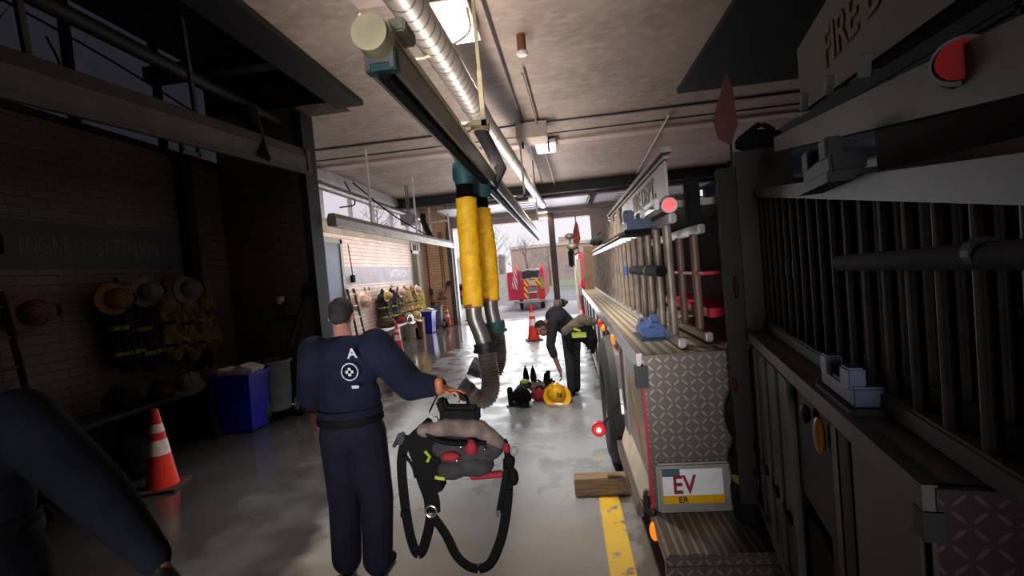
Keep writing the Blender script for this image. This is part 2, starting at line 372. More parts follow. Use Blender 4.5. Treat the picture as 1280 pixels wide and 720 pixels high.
# blended organic shape from capsules and ellipsoids -> one continuous surface
def cap(tagi, p0, p1, r0, r1=None, fl=None): return ('c', tagi, V(p0), V(p1), r0, r0 if r1 is None else r1, fl)
def ell(tagi, c, r, rot=(0, 0, 0)): return ('e', tagi, V(c), V(r), Euler(rot).to_matrix(), None, None)
def blend(name, prims, mats, parent=None, voxel=.012, it=6, label=None, noise=0.0, nscale=8.0, loc=None):
    g = G()
    for p in prims:
        if p[0] == 'c':
            _, _, a, b, r0, r1, _ = p
            d = b - a; n = max(2, int(d.length / (min(r0, r1) * .5)) + 1)
            g.tube([a + d * (i / (n - 1)) for i in range(n)], [r0 + (r1 - r0) * i / (n - 1) for i in range(n)], 14)
            g.sph(a, r0 * 1.0, n=12); g.sph(b, r1 * 1.0, n=12)
        else: g.sph(p[2], tuple(p[3]), p[4], 16)
    if noise:
        for v in g.bm.verts: pass
    tmp = obj('tmp', g, mats[0])
    m = tmp.modifiers.new('r', 'REMESH'); m.mode = 'VOXEL'; m.voxel_size = voxel
    m = tmp.modifiers.new('s', 'SMOOTH'); m.factor = .5; m.iterations = it
    if noise:
        tx = bpy.data.textures.new('folds', 'CLOUDS'); tx.noise_scale = 1.0 / nscale
        m = tmp.modifiers.new('d', 'DISPLACE'); m.texture = tx; m.strength = noise; m.mid_level = .5
    bpy.context.view_layer.update()
    dg = bpy.context.evaluated_depsgraph_get()
    me = bpy.data.meshes.new_from_object(tmp.evaluated_get(dg)); old = tmp.data
    bpy.data.objects.remove(tmp); bpy.data.meshes.remove(old)
    me.name = name; me.materials.clear()
    for k in mats: me.materials.append(MT[k])
    n = len(me.polygons); cs = np.zeros(n * 3); me.polygons.foreach_get('center', cs); cs = cs.reshape(-1, 3)
    best = np.full(n, 1e9); idx = np.zeros(n, int)
    for p in prims:
        if p[0] == 'c':
            a, b = np.array(p[2]), np.array(p[3]); d = b - a; L = max(d.dot(d), 1e-9)
            t = np.clip((cs - a) @ d / L, 0, 1); dist = np.linalg.norm(cs - a - t[:, None] * d, axis=1) - (p[4] + (p[5] - p[4]) * t)
        else:
            q = (cs - np.array(p[2])) @ np.array(p[4]) / np.array(p[3]); dist = (np.linalg.norm(q, axis=1) - 1) * min(p[3])
        w = dist < best; best[w] = dist[w]; idx[w] = p[1]
    me.polygons.foreach_set('material_index', idx.astype('i4')); me.polygons.foreach_set('use_smooth', [True] * n)
    o = bpy.data.objects.new(name, me); COL.objects.link(o)
    if parent: o.parent = parent
    if loc is not None: o.location = loc
    if label: o['label'] = label
    return o
def recolor(o, fn):
    me = o.data
    for p in me.polygons:
        k = fn(p.center, p.material_index)
        if k is not None: p.material_index = k

# ------------------------------------------------------------------ camera
f_px = 600.0; roll = math.radians(4.8); CH = 1.9
Fv = V((66, 25, -f_px)).normalized(); Uv = V((-math.sin(roll), math.cos(roll), 0)); Uv = (Uv - Fv * Uv.dot(Fv)).normalized(); Rv = Fv.cross(Uv)
# rows of W: world axes seen in camera axes; columns of the camera matrix are camera axes in world
Rm = Matrix((Rv, Fv, Uv))
cam = bpy.data.cameras.new('camera'); cam.sensor_width = 36; cam.lens = f_px / 1280 * 36; cam.clip_start = .05; cam.clip_end = 400
co = bpy.data.objects.new('camera', cam); COL.objects.link(co)
co.matrix_world = Matrix.Translation((0, 0, CH)) @ Rm.to_4x4(); S.camera = co

#SECTION setting
WL = -5.6; YD = 19.3; ZC = 4.8; XR = 5.4; YB = -2.5
struct('floor', G().bb(WL - .3, XR, YB, YD, -.2, 0), 'floor')
struct('ceiling', G().bb(WL - .3, XR, 7.75, 16.6, ZC, ZC + .2), 'ceiling')
struct('ceiling', G().bb(-3.3, XR, YB, 7.75, ZC, ZC + .2), 'ceiling')
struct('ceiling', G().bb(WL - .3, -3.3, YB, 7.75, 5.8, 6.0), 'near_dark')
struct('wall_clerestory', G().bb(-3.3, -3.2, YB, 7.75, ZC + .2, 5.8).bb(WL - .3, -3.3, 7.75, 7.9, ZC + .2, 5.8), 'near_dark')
struct('trim_16', G().bb(WL, -3.25, 3.0, 3.15, 5.2, 5.35).bb(WL, -3.25, 6.2, 6.4, 5.0, 5.2), 'near_dark')
struct('ceiling', G().bb(WL - .3, XR, 16.6, YD, ZC + .15, ZC + .35), 'door_white')
g = G().bb(WL - .3, XR, 16.3, 16.6, ZC - .36, ZC - .30).bb(WL - .3, XR, 16.3, 16.6, ZC - .05, ZC).bb(WL - .3, XR, 16.42, 16.48, ZC - .3, ZC - .05)
struct('trim_1', g, 'dark_metal')
struct('ceiling', G().bb(-3.35, -2.9, YB, 7.3, ZC - .1, ZC - .02), 'near_dark')  # slab added to darken the ceiling here, shade in its colour
struct('ceiling', G().bb(2.15, XR, YB, 8.6, ZC - .1, ZC - .02), 'near_dark')  # matching added slab, darkens the right ceiling by colour
struct('trim_2', G().bb(WL, XR, 9.55, 9.62, ZC - .03, ZC), 'dark_metal')
struct('trim_3', G().bb(WL, XR, 10.9, 11.25, ZC - .05, ZC), 'lintel')
struct('trim_4', G().bb(WL, XR, 10.4, 10.44, ZC - .02, ZC), 'dark_metal')
struct('trim_5', G().bb(-1.9, .6, 4.35, 4.9, ZC - .04, ZC), 'lintel')
struct('wall_back', G().bb(WL - .3, -1.9, YB - .2, YB, 0, 6.0), 'brick_dark')
struct('wall_back', G().bb(.3, XR, YB - .2, YB, 0, ZC), 'brick_dark')
struct('wall_back', G().bb(-1.9, .3, YB - .2, YB, 2.6, ZC), 'brick_dark')
struct('window_4', G().bb(-1.9, .3, YB - .12, YB - .11, 0, 2.6), 'dusk_glass')  # added pane behind the camera, dark to hold back outside light
struct('ground', G().bb(-20, 20, -30, YB, -.2, -.005), 'apron')
# far left wall with high window band
struct('wall_left', G().bb(WL - .3, WL, 8.0, YD, 0, 3.25), 'brick')
struct('trim_6', G().bb(WL - .3, WL + .05, 8.0, YD, 3.25, 3.55), 'sill')
struct('wall_left', G().bb(WL - .3, WL, 8.0, YD, 4.55, ZC + .3), 'door_white')
def window_band(name, y0, y1, z0, z1, step, fm, gm, x=WL):
    w = bpy.data.objects.new(name, None); COL.objects.link(w); w['kind'] = 'structure'
    g = G().bb(x - .2, x - .1, y0, y1, z0, z0 + .06).bb(x - .2, x - .1, y0, y1, z1 - .06, z1)
    y = y0
    while y <= y1 + .01: g.bb(x - .2, x - .1, y - .035, y + .035, z0, z1); y += step
    obj('window_frame', g, fm, w); obj('window_pane', G().bb(x - .155, x - .145, y0, y1, z0, z1), gm, w)
    return w
window_band('window_1', 8.0, YD, 3.55, 4.55, 1.6, 'window_white', 'clear_glass')
# near left wall, brick with shade put into its colour
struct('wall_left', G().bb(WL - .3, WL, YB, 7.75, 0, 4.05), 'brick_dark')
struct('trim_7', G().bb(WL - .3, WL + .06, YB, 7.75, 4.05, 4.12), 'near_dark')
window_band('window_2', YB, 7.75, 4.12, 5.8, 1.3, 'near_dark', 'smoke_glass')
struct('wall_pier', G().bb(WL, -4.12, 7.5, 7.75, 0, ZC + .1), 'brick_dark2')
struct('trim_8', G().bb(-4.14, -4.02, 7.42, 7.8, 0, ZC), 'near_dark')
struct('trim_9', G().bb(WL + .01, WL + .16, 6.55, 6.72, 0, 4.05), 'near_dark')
# side doorway between the two bays of the wall
dr = bpy.data.objects.new('door_1', None); COL.objects.link(dr); dr['kind'] = 'structure'
obj('door_frame', G().bb(WL - .02, WL + .08, 8.6, 8.72, 0, 3.1).bb(WL - .02, WL + .08, 11.5, 11.62, 0, 3.1).bb(WL - .02, WL + .08, 8.6, 11.62, 3.0, 3.12), 'steel_post', dr)
obj('door_leaf', G().bb(WL, WL + .05, 8.72, 11.5, 0, 3.0), 'navy_plastic', dr)
# tan brick return wall by the vehicle door
struct('wall_pier', G().bb(WL, -4.62, YD - .25, YD, 0, 4.9), 'brick_tan')
struct('trim_10', G().bb(-4.64, -4.46, YD - .32, YD + .05, 0, 3.9), 'dim_frame')
struct('trim_11', G().bb(-4.46, -4.40, YD - .05, YD + .2, 0, 3.9), 'white_paint')
struct('trim_12', G().bb(WL + .01, WL + .2, 17.35, 17.6, 0, 3.25), 'steel_post')
struct('wall_front', G().bb(WL, XR, YD, YD + .4, 3.9, 5.2), 'lintel')
struct('wall_front', G().bb(1.15, 1.85, YD, YD + .4, 0, 3.9), 'lintel')
struct('wall_front', G().bb(4.9, XR, YD, YD + .4, 0, 3.9), 'lintel')
struct('trim_13', G().bb(-4.4, 1.1, YD - .35, YD - .25, 4.1, 4.16).bb(1.1, XR, YD - .35, YD - .25, 4.1, 4.16), 'grey_metal')
# right wall
struct('wall_right', G().bb(XR, XR + .3, YB, YD, 0, 3.3), 'brick_dark')
struct('wall_right', G().bb(XR, XR + .3, YB, YD, 4.5, ZC + .3), 'near_dark')
window_band('window_3', YB, YD, 3.3, 4.5, 2.2, 'near_dark', 'dusk_glass', XR + .25)
# painted bands
struct('trim_14', G().bb(WL, WL + .006, 11.64, 17.34, 1.95, 2.41), 'lavender_paint')
struct('trim_15', G().bb(WL, WL + .006, 1.0, 6.54, 2.38, 2.9), M('slate_paint', (50, 52, 60), .6))  # lavender band repeated with shade painted into it
mm('pink_paint', (196, 176, 184), .6, 0, (190, 168, 178), 2)
mm('near_letter', (78, 76, 80), .6)  # lettering tone darkened to stand for dim light
for (nm, y, z, sz, mt, b, lab) in (('wall_lettering', 15.9, 2.2, .34, 'letter_white', 'BATTALION 1', 'white BATTALION 1 lettering on the pale lavender band of the far wall'),
                          ('wall_lettering', 13.35, 2.2, .30, 'pink_paint', 'ENGINE 13', 'faded pink ENGINE 13 lettering on the pale lavender band of the far wall'),
                          ('wall_lettering', 5.75, 2.63, .30, 'near_letter', 'BATTALION 1', 'dim BATTALION 1 lettering on the dark slate band of the near wall'),
                          ('wall_lettering', 4.75, 2.63, .27, 'near_letter', 'ENGINE 13', 'dim ENGINE 13 lettering on the dark slate band of the near wall')):
    n = text(nm, b, sz, mt, None, (WL + .008, y, z), (PI / 2, 0, PI / 2), .002, .92 if sz > .3 else .55)
    tag(n, lab, 'lettering')
# column at the vehicle door
cl = thing('steel_column', 'dark reddish steel column standing in the middle of the vehicle doorway', 'column', (-.39, YD - .1, 0))
obj('column_shaft', G().bb(-.12, .12, -.14, -.11, 0, 4.1).bb(-.12, .12, .11, .14, 0, 4.1).bb(-.04, .04, -.12, .12, 0, 4.1), 'dark_steel', cl)
obj('base_plate', G().bb(-.2, .2, -.2, .2, 0, .03), 'dark_metal', cl)
# raised sectional doors under the ceiling behind the beam
for k, (x0, x1, lab) in enumerate(((-4.3, 1.0, 'white sectional vehicle door rolled up under the ceiling, left of the doorway pier'), (1.3, 5.0, 'white sectional vehicle door rolled up under the ceiling, right of the doorway pier'))):
    d = thing('overhead_door', lab, 'garage door', ((x0 + x1) / 2, 18, 4.35)); w = (x1 - x0) / 2
    g = G()
    for j in range(4): g.bb(-w, w, -1.35 + j * .62, -1.35 + j * .62 + .6, 0.0, .05)
    obj('door_panel', g, 'door_white', d)
    for j in range(3):
        for q in range(int(w)):
            x = -w + .7 + q * (2 * w - 1) / max(1, int(w))
            obj('lift_slot', G().bb(x, x + .75, -1.0 + j * .62, -.95 + j * .62, -.015, 0.0), 'dark_metal', d)
    obj('door_track', G().bb(-w - .06, -w - .02, -1.4, 1.2, -.04, .08).bb(w + .02, w + .06, -1.4, 1.2, -.04, .08), 'grey_metal', d)
for d in [o for o in COL.objects if o.name.startswith('overhead_door')]: d.location.z = 4.3

#SECTION outside
struct('ground', G().bb(-30, 30, YD, 28, -.2, -.005), 'apron')
struct('ground', G().bb(-60, 60, 28, 44, -.2, -.02), 'street')
struct('ground', G().bb(-60, 60, 44, 110, -.2, 0), 'lawn')
def building(loc, w, d, h, mat, label, tower=None):
    t = thing('building', label, 'building', loc)
    g = G().bb(-w / 2, w / 2, 0, d, 0, h)
    obj('walls', g, mat, t); obj('parapet', G().bb(-w / 2 - .2, w / 2 + .2, -.2, d + .2, h, h + .5), 'far_building2', t)
    for r in range(int(h / 3.4)):
        for c in range(int(w / 4)):
            obj('window', G().bb(-w / 2 + 1.2 + c * 4, -w / 2 + 2.9 + c * 4, -.06, 0, 1.2 + r * 2.6, 2.4 + r * 2.6), 'far_glass', t)
    if tower: obj('tower', G().bb(*tower), mat, t)
    return t
mm('fb_a', (176, 152, 142), .9, 0, (164, 140, 132), .3); mm('far_glass', (160, 144, 140), .5)  # walls and panes paled in colour to suggest haze
building((-2.2, 84, 0), 14, 10, 5.9, 'fb_a', 'large pale brown flat-topped building seen across the street behind the parked fire engine', (1.5, 5, 1, 5, 5.9, 7.4))
building((-20, 88, 0), 16, 10, 5, 'far_building2', 'pale low building far off left of the yellow hoses')
building((6.5, 96, 0), 5, 8, 5, 'far_building2', 'pale narrow building far off right of the doorway column')
def tree(loc, h, lab, seed):
    rr = random.Random(seed); t = thing('bare_tree', lab, 'tree', loc)
    g = G().tube([(0, 0, 0), (.05, 0, h * .3), (-.05, .05, h * .6), (0, 0, h)], [.16, .13, .08, .02], 8)
    obj('trunk', g, 'bark', t)
    g = G()
    for i in range(26):
        z = h * (.25 + .7 * i / 26); a = rr.uniform(0, 2 * PI); L = (h - z) * .55 + .4
        e = V((math.cos(a) * L, math.sin(a) * L, z + L * .8)); m_ = V((math.cos(a) * L * .5, math.sin(a) * L * .5, z + L * .3))
        g.tube([(0, 0, z), m_, e], [.05, .03, .01], 5)
        for k in range(4):
            b = m_.lerp(e, rr.random()); g.tube([b, b + V((rr.uniform(-.7, .7), rr.uniform(-.7, .7), rr.uniform(.2, .9)))], [.018, .006], 4)
    obj('branches', g, 'twigs', t)
tree((-7.0, 44, 0), 6.4, 'bare winter tree just right of the far brick pier, beyond the street', 1)
tree((-3.9, 50, 0), 5.2, 'bare winter tree between the yellow hoses and the parked fire engine, beyond the street', 2)
tree((-12.5, 32, 0), 7.5, 'bare winter tree seen through the high windows of the left wall', 3)
tree((-10.5, 6.0, 0), 8.5, 'bare winter tree seen through the dark near left windows', 6)
tree((3.4, 50, 0), 4.5, 'bare winter tree behind the blue fence right of the column', 4)
tree((-1.8, 56, 0), 4.6, 'low bare tree behind the roof of the parked fire engine', 5)
def fence():
    t = thing('metal_fence', 'pale blue mesh fence across the street, right of the doorway column', 'fence', (3.5, 42, 0))
    g = G()
    for i in range(64): g.bb(-4.5 + i * .14, -4.48 + i * .14, -.01, .01, 0, 2.7)
    obj('fence_mesh', g, 'fence_blue', t)
    for i in range(5): obj('fence_post', G().cyl((-4.5 + i * 2.2, 0, 0), (-4.5 + i * 2.2, 0, 3), .05, n=8), 'fence_blue', t)
    for z in (.3, 1.5, 2.7): obj('fence_rail', G().bb(-4.5, 4.5, -.03, .03, z, z + .05), 'fence_blue', t)
fence()
def bollard():
    t = thing('bollard', 'yellow steel bollard outside the vehicle door beside the brick pier', 'bollard', (-4.3, 20.3, 0))
    obj('bollard_post', G().lathe([(.11, 0), (.11, .95), (.09, 1.03), (.04, 1.07), (.0, 1.08)], n=20), 'bollard', t, True)
    obj('bollard_collar', G().cyl((0, 0, 0), (0, 0, .04), .15, n=20), 'grey_metal', t)
bollard()
mm('red_ext', (206, 38, 78), .35, 0, (190, 32, 66))
def parked_engine():
    t = thing('fire_engine', 'red and white fire engine parked across the driveway outside, seen from behind', 'fire engine', (-1.72, 23, 0)); t.scale = (.68, 1, 1)
    # seen from behind: rear face at y=0, body runs away and to the left
    obj('body', G().bb(-1.15, 1.0, .02, 6.5, .55, 1.5, .03).bb(-1.15, -.62, 0.05, 6.4, 1.5, 1.95, .03).bb(.72, 1.0, .05, 6.4, 1.5, 1.95, .03), 'red_ext', t)
    obj('side_panel', G().bb(-2.4, -1.6, .12, 6.5, .55, 1.85, .02), 'white_paint', t)
    obj('side_stripe', G().bb(-1.59, -1.15, .1, .5, .55, 1.92), 'red_ext', t)
    obj('hose_bed', G().bb(-.62, .72, .1, 5, 1.5, 1.56).bb(-.66, -.6, .1, 5, 1.5, 1.98).bb(.7, .76, .1, 5, 1.5, 1.98), 'alu', t)
    g = G()
    rr = random.Random(4)
    for i in range(16):
        y = .25 + .04 * i; z = 1.6 + .018 * i
        g.tube(smooth_path([(-.55, y, z), (-.2, y + rr.uniform(-.05, .05), z + rr.uniform(0, .06)), (.2, y, z + rr.uniform(0, .06)), (.65, y, z)], 4), .035, 6)
    obj('folded_hose', g, 'charcoal_cloth', t, True)
    obj('hose_cover', G().prism([(-.6, 1.9), (-.3, 2.02), (.4, 2.03), (.72, 1.93), (.4, 1.88), (-.3, 1.86)], 'y', .9, 3), 'white_paint', t)
    obj('chevron_plate', G().bb(-.42, -.1, -.02, .02, 1.18, 1.5), 'chevron', t); obj('chevron_plate', G().bb(.4, .72, -.02, .02, 1.18, 1.5), 'chevron', t)
    obj('chevron_plate', G().prism([(-.45, .65), (-.35, .5), (-.2, .6), (-.2, 1.15), (-.45, 1.15)], 'y', -.03, .02), 'chevron', t)
    obj('control_panel', G().bb(-.1, .4, -.02, .02, 1.2, 1.45).cyl((0.0, -.02, 1.33), (0, -.08, 1.33), .07).cyl((.2, -.02, 1.36), (.2, -.08, 1.36), .06), 'cream_panel', t)
    obj('tail_recess', G().bb(-.2, .55, -.02, .0, .55, 1.12), 'alu_matt', t)
    obj('grab_bar', G().cyl((-.1, -.07, .88), (.45, -.07, .88), .02).cyl((-.1, -.07, .88), (-.1, 0, .88), .015).cyl((.45, -.07, .88), (.45, 0, .88), .015), 'silver', t)
    obj('red_locker', G().bb(-.1, .42, -.04, -.02, .58, .84), 'red_paint', t)
    obj('orange_panel', G().bb(.6, .98, -.03, .02, .45, .95), 'orange', t)
    obj('reflective_tape', G().bb(.74, 1.0, -.03, .02, 1.02, 1.5), 'hivis', t)
    obj('tail_step', G().bb(-1.2, 1.05, -.45, .02, .42, .5, .01), 'alu', t)
    for x in (-.95, .9): obj('beacon', G().lathe([(.13, 0), (.13, .04), (.1, .14), (.04, .18), (0, .18)], (x, .4, 1.95), 14), 'red_lens', t, True)
    for x, w in ((-.95, .35), (.55, .6)):
        o = obj('wheel', G().cyl((x, 1.2, .42), (x + w * .5, 1.2, .42), .42, n=28), 'rubber', t, True)
        obj('hub', G().cyl((x - .02, 1.2, .42), (x + .02, 1.2, .42), .2, n=20), 'alu', o)
    fl = thing('flag', 'small striped flag hanging from the back corner of the parked fire engine', 'flag', (-2.42, 22.86, 1.0))
    obj('flag_pole', G().cyl((.12, 0, .1), (.12, 0, 1.0), .015, n=8), 'silver', fl)
    g = G(); vs = []
    for i in range(9):
        for j in range(9):
            u, w = i / 8, j / 8; x = .12 - .3 * u * (.4 + .6 * w); z = .95 - .9 * w + .1 * u
            vs.append(g.bm.verts.new((x, .03 * math.sin(u * 9 + w * 3), z)))
    for i in range(8):
        for j in range(8): g.bm.faces.new((vs[i * 9 + j], vs[i * 9 + j + 1], vs[(i + 1) * 9 + j + 1], vs[(i + 1) * 9 + j]))
    o = obj('flag_cloth', g, 'flag', fl, True); s_ = o.modifiers.new('t', 'SOLIDIFY'); s_.thickness = .006
    return t
parked_engine()
rc = thing('parked_car', 'red vehicle parked outside just past the yellow bollard', 'car', (-6.2, 34, 0))
obj('car_body', G().prism([(-2, .35), (2, .35), (2.05, .8), (1.3, .95), (.8, 1.45), (-1.2, 1.45), (-1.7, .95), (-2.1, .85)], 'y', -.85, .85), 'red_paint', rc)
obj('car_window', G().prism([(1.15, .97), (.75, 1.38), (-1.1, 1.38), (-1.5, .97)], 'y', -.87, .87), 'black', rc)
for x in (-1.3, 1.3):
    for y in (-.8, .8): obj('wheel', G().cyl((x, y - .1, .32), (x, y + .1, .32), .32, n=20), 'rubber', rc)

#SECTION overhead
def panel_lamp(loc, w, l, label, power, spread=math.radians(120)):
    t = thing('ceiling_light', label, 'ceiling light', loc, 0, 'ceiling light fixtures')
    obj('lamp_housing', G().bb(-w / 2 - .03, w / 2 + .03, -l / 2 - .03, l / 2 + .03, .02, .1), 'white_paint', t)
    obj('diffuser', G().bb(-w / 2, w / 2, -l / 2, l / 2, 0, .02), 'lamp_glow', t)
    g = G()
    for s_ in (-1, 1): g.cyl((0, s_ * l * .35, .1), (0, s_ * l * .35, ZC - loc[2]), .008, n=6)
    obj('hanger_rod', g, 'grey_metal', t)
    L = bpy.data.lights.new('ceiling_light_beam', 'AREA'); L.shape = 'RECTANGLE'; L.size = w; L.size_y = l; L.energy = power; L.spread = spread; L.color = (1, .93, .85)
    o = bpy.data.objects.new('ceiling_light_beam', L); COL.objects.link(o); o.location = (loc[0], loc[1], loc[2] - .03)
    return t
panel_lamp((-.97, 5.17, 4.6), .4, .84, 'bright rectangular ceiling light nearest the camera, above the spiral duct', 190, math.radians(86))
panel_lamp((-.8, 16.0, 4.2), .32, .5, 'small bright ceiling light in front of the black beam', 30)
panel_lamp((-.68, 19.0, 4.12), .34, .4, 'small bright ceiling light at the top of the doorway column', 25)
panel_lamp((-.2, 11.0, 4.62), .4, .8, 'ceiling light over the middle of the aisle', 120)  # extra lamp added to brighten the aisle

def exhaust_rail():
    t = thing('exhaust_rail', 'long beige and grey vehicle exhaust rail with a round end cap running overhead', 'exhaust rail', (-.83, 2.3, 3.1))
    L = 14.6
    obj('rail_channel', G().prism([(-.075, -.13), (-.05, -.13), (-.05, -.10), (.05, -.10), (.05, -.13), (.075, -.13), (.075, .03), (-.075, .03)], 'y', .05, L), 'grey_metal', t)
    obj('top_strip', G().prism([(-.085, .03), (.085, .03), (.07, .09), (.03, .1), (-.03, .1), (-.07, .09)], 'y', .03, L), 'cream_metal', t)
    obj('rubber_seal', G().bb(-.03, .03, .1, L, -.16, -.12), 'black', t)
    obj('end_cap', G().cyl((0, -.06, .0), (0, .05, .0), .088, n=32), 'cream_metal', t, True)
    obj('end_bracket', G().bb(-.08, .08, .06, .12, -.135, -.02), 'teal', t)
    obj('motor_box', G().bb(.02, .12, .14, .34, .09, .16, .01), 'sill', t)
    for y in (2.0, 6.4, 10.6):
        g = G().bb(-.02, .02, y - .02, y + .02, .1, .16).bb(-.02, .24, y - .02, y + .02, .14, .18).bb(.2, .24, y - .02, y + .02, .14, .62)
        if y > 3: g.bb(.205, .235, y - .015, y + .015, .6, ZC - 3.1)
        else: g.bb(.205, .235, y - .015, y + .015, .6, ZC - 3.1)
        obj('hanger_bracket', g, 'cream_metal' if y < 3 else 'grey_metal', t)
exhaust_rail()
def side_rail(loc, L, label, m1, m2, tilt=0, sz=1):
    t = thing('exhaust_rail', label, 'exhaust rail', loc); t.rotation_euler = (tilt, 0, 0); t.scale = (1, 1, sz)
    obj('rail_channel', G().prism([(-.08, -.13), (.08, -.13), (.09, .0), (.05, .09), (-.05, .09), (-.09, .0)], 'y', 0, L), m1, t)
    obj('rail_lip', G().bb(.06, .11, 0, L, -.17, -.13), m2, t)
    obj('end_cap', G().prism([(-.1, -.15), (.1, -.15), (.1, .08), (.05, .11), (-.05, .11), (-.1, .08)], 'y', L, L + .1), 'grey_metal' if m1 != 'near_alu' else m1, t)
    obj('hanger_bracket', G().bb(-.02, .02, L * .55, L * .55 + .05, .09, ((5.6 if sz > 1 else ZC) - loc[2]) / sz - L * .2 * math.sin(tilt)), m2, t)
    obj('hanger_bracket', G().bb(-.02, .02, L * .2, L * .2 + .05, .09, ((5.6 if sz > 1 else ZC) - loc[2]) / sz - L * .2 * math.sin(tilt)), m2, t)
    return t
side_rail((-4.0, 8.1, 3.13), 9.0, 'pale grey exhaust rail running along the left wall above the turnout gear', 'alu_matt', 'white_paint')
side_rail((-4.05, 2.4, 3.72), 5.0, 'dark grey exhaust rail overhead at the near left, above the brown brick wall', 'near_alu', 'near_panel', math.radians(3.5), 1.6)
fr = thing('rail_stop', 'small white square bracket hanging under the left wall exhaust rail', 'bracket', (-4.0, 12.9, 3.0))
obj('bracket_frame', G().bb(-.02, .02, -.5, -.42, -.34, .0).bb(-.02, .02, .12, .2, -.34, .0).bb(-.02, .02, -.5, .2, -.36, -.28), 'white_paint', fr)
fr = thing('rail_stop', 'dim square bracket hanging under the near left exhaust rail', 'bracket', (-4.05, 5.0, 3.74))
obj('bracket_frame', G().bb(-.02, .02, -.12, -.08, -.2, .0).bb(-.02, .02, .12, .16, -.2, .0).bb(-.02, .02, -.12, .16, -.22, -.17), 'near_alu', fr)
fr = thing('pipe_rack', 'white tubular rack hanging from the ceiling beside the far end of the left wall rail', 'rack', (-4.5, 17.6, 3.2))
for x in (-.35, .35): obj('rack_upright', G().cyl((x, 0, 0), (x, 0, 1.62), .035, n=8), 'white_paint', fr)
for z in (.05, .85): obj('rack_bar', G().cyl((-.35, 0, z), (.35, 0, z), .035, n=8), 'white_paint', fr)

def duct(name, pts, rs, mat, label, rings=0, cat='duct'):
    t = thing(name, label, cat, pts[0]); o = V(pts[0])
    P = [V(p) - o for p in pts]
    obj('duct_tube', G().tube(P, rs, 24), mat, t, True)
    for k in range(rings):
        u = (k + .5) / rings * (len(P) - 1); i = int(u); p = P[i].lerp(P[i + 1], u - i); d = (P[i + 1] - P[i]).normalized()
        obj('duct_band', G().cyl(p - d * .015, p + d * .015, (rs if isinstance(rs, float) else rs[i]) * 1.05, n=24), 'galv', t)
    return t
duct('spiral_duct', [(-1.02, 2.6, 3.95), (-.95, 4.5, 3.95), (-.92, 6.3, 3.95)], .135, 'spiral', 'wide silver spiral duct hanging above the main exhaust rail', 3)
duct('spiral_duct', [(-.9, 6.3, 3.95), (-.76, 9.2, 3.95), (-.52, 15.4, 3.95)], .105, 'spiral', 'narrower silver spiral duct running on toward the vehicle doorway', 4)
duct('drop_duct', [(-.95, 6.3, 3.8), (-.86, 6.3, 3.6), (-.72, 6.2, 3.25), (-.80, 5.9, 3.0)], [.09, .085, .085, .08], 'black_fabric', 'black flexible drop duct joining the spiral duct to the second hose')
duct('drop_duct', [(-.93, 6.3, 4.0), (-.95, 6.3, 3.78)], .125, 'tan_dark', 'brown collar where the black drop duct leaves the spiral duct')
duct('ceiling_pipe', [(-5.0, 8.5, 4.1), (-5.0, 17.5, 4.1)], .09, 'galv', 'grey pipe running along the high windows of the left wall', 0, 'pipe')
duct('drop_duct', [(-4.6, 15.9, 4.15), (-4.62, 15.92, 3.9), (-4.35, 15.7, 3.3)], .1, 'black_fabric', 'short black hose hanging in front of the high left windows')
duct('ceiling_pipe', [(-4.3, 1.5, 4.6), (-4.3, 7.3, 4.6)], .08, 'near_dark', 'dark pipe near the ceiling at the near left windows', 0, 'pipe')
duct('drop_duct', [(-4.2, 6.4, 4.55), (-4.15, 6.4, 4.2), (-3.95, 6.2, 3.75)], .1, 'near_dark', 'short dark hose hanging at the near left rail')
def rod(name, pts, r, mat, label, cat): 
    o = V(pts[0]); g = G().tube([V(p) - o for p in pts], r, 8); x = obj(name, g, mat, None, True, loc=pts[0]); return tag(x, label, cat)
rod('conduit', [(-.37, 6.9, 4.7), (-.1, 16.2, 4.7)], .018, 'alu_matt', 'thin steel conduit running along the ceiling from the smoke detector to the black beam', 'conduit')
rod('conduit', [(2.3, 9.9, 4.74), (2.55, 16.0, 4.74)], .022, 'alu_matt', 'slanting pale conduit on the ceiling above the fire truck', 'conduit')
rod('conduit', [(-.62, 4.7, 4.74), (-.5, 16.0, 4.74)], .015, 'dark_metal', 'dark thin conduit on the ceiling right of the spiral duct', 'conduit')
rod('ceiling_cable', smooth_path([(-1.25, 3.2, 3.75), (-1.1, 3.9, 3.72), (-.74, 4.6, 4.2), (-.73, 4.7, 4.5)], 5), .012, 'cream_metal', 'looped cable hanging under the spiral duct', 'cable')
rod('hanging_cord', smooth_path([(-4.9, 11.2, 4.4), (-4.5, 12.6, 3.75), (-4.05, 14.2, 3.25)], 5), .018, 'black', 'black cord slanting in front of the high windows down to the left rail', 'cord')
rod('hanging_cord', smooth_path([(-5.2, 11.4, 4.5), (-5.0, 11.45, 3.95), (-4.9, 10.4, 3.7)], 5), .018, 'black', 'short black cord looping in front of the high left windows', 'cord')
rod('hanging_cord', smooth_path([(-4.7, 3.6, 4.7), (-4.3, 4.4, 4.35), (-4.1, 5.6, 4.0)], 5), .012, 'black', 'dark cord slanting in front of the near left windows', 'cord')
rod('hanging_cord', smooth_path([(-5.1, 4.5, 4.75), (-5.1, 4.6, 4.45), (-5.0, 4.2, 4.1)], 5), .012, 'black', 'short dark cord in front of the near left windows', 'cord')
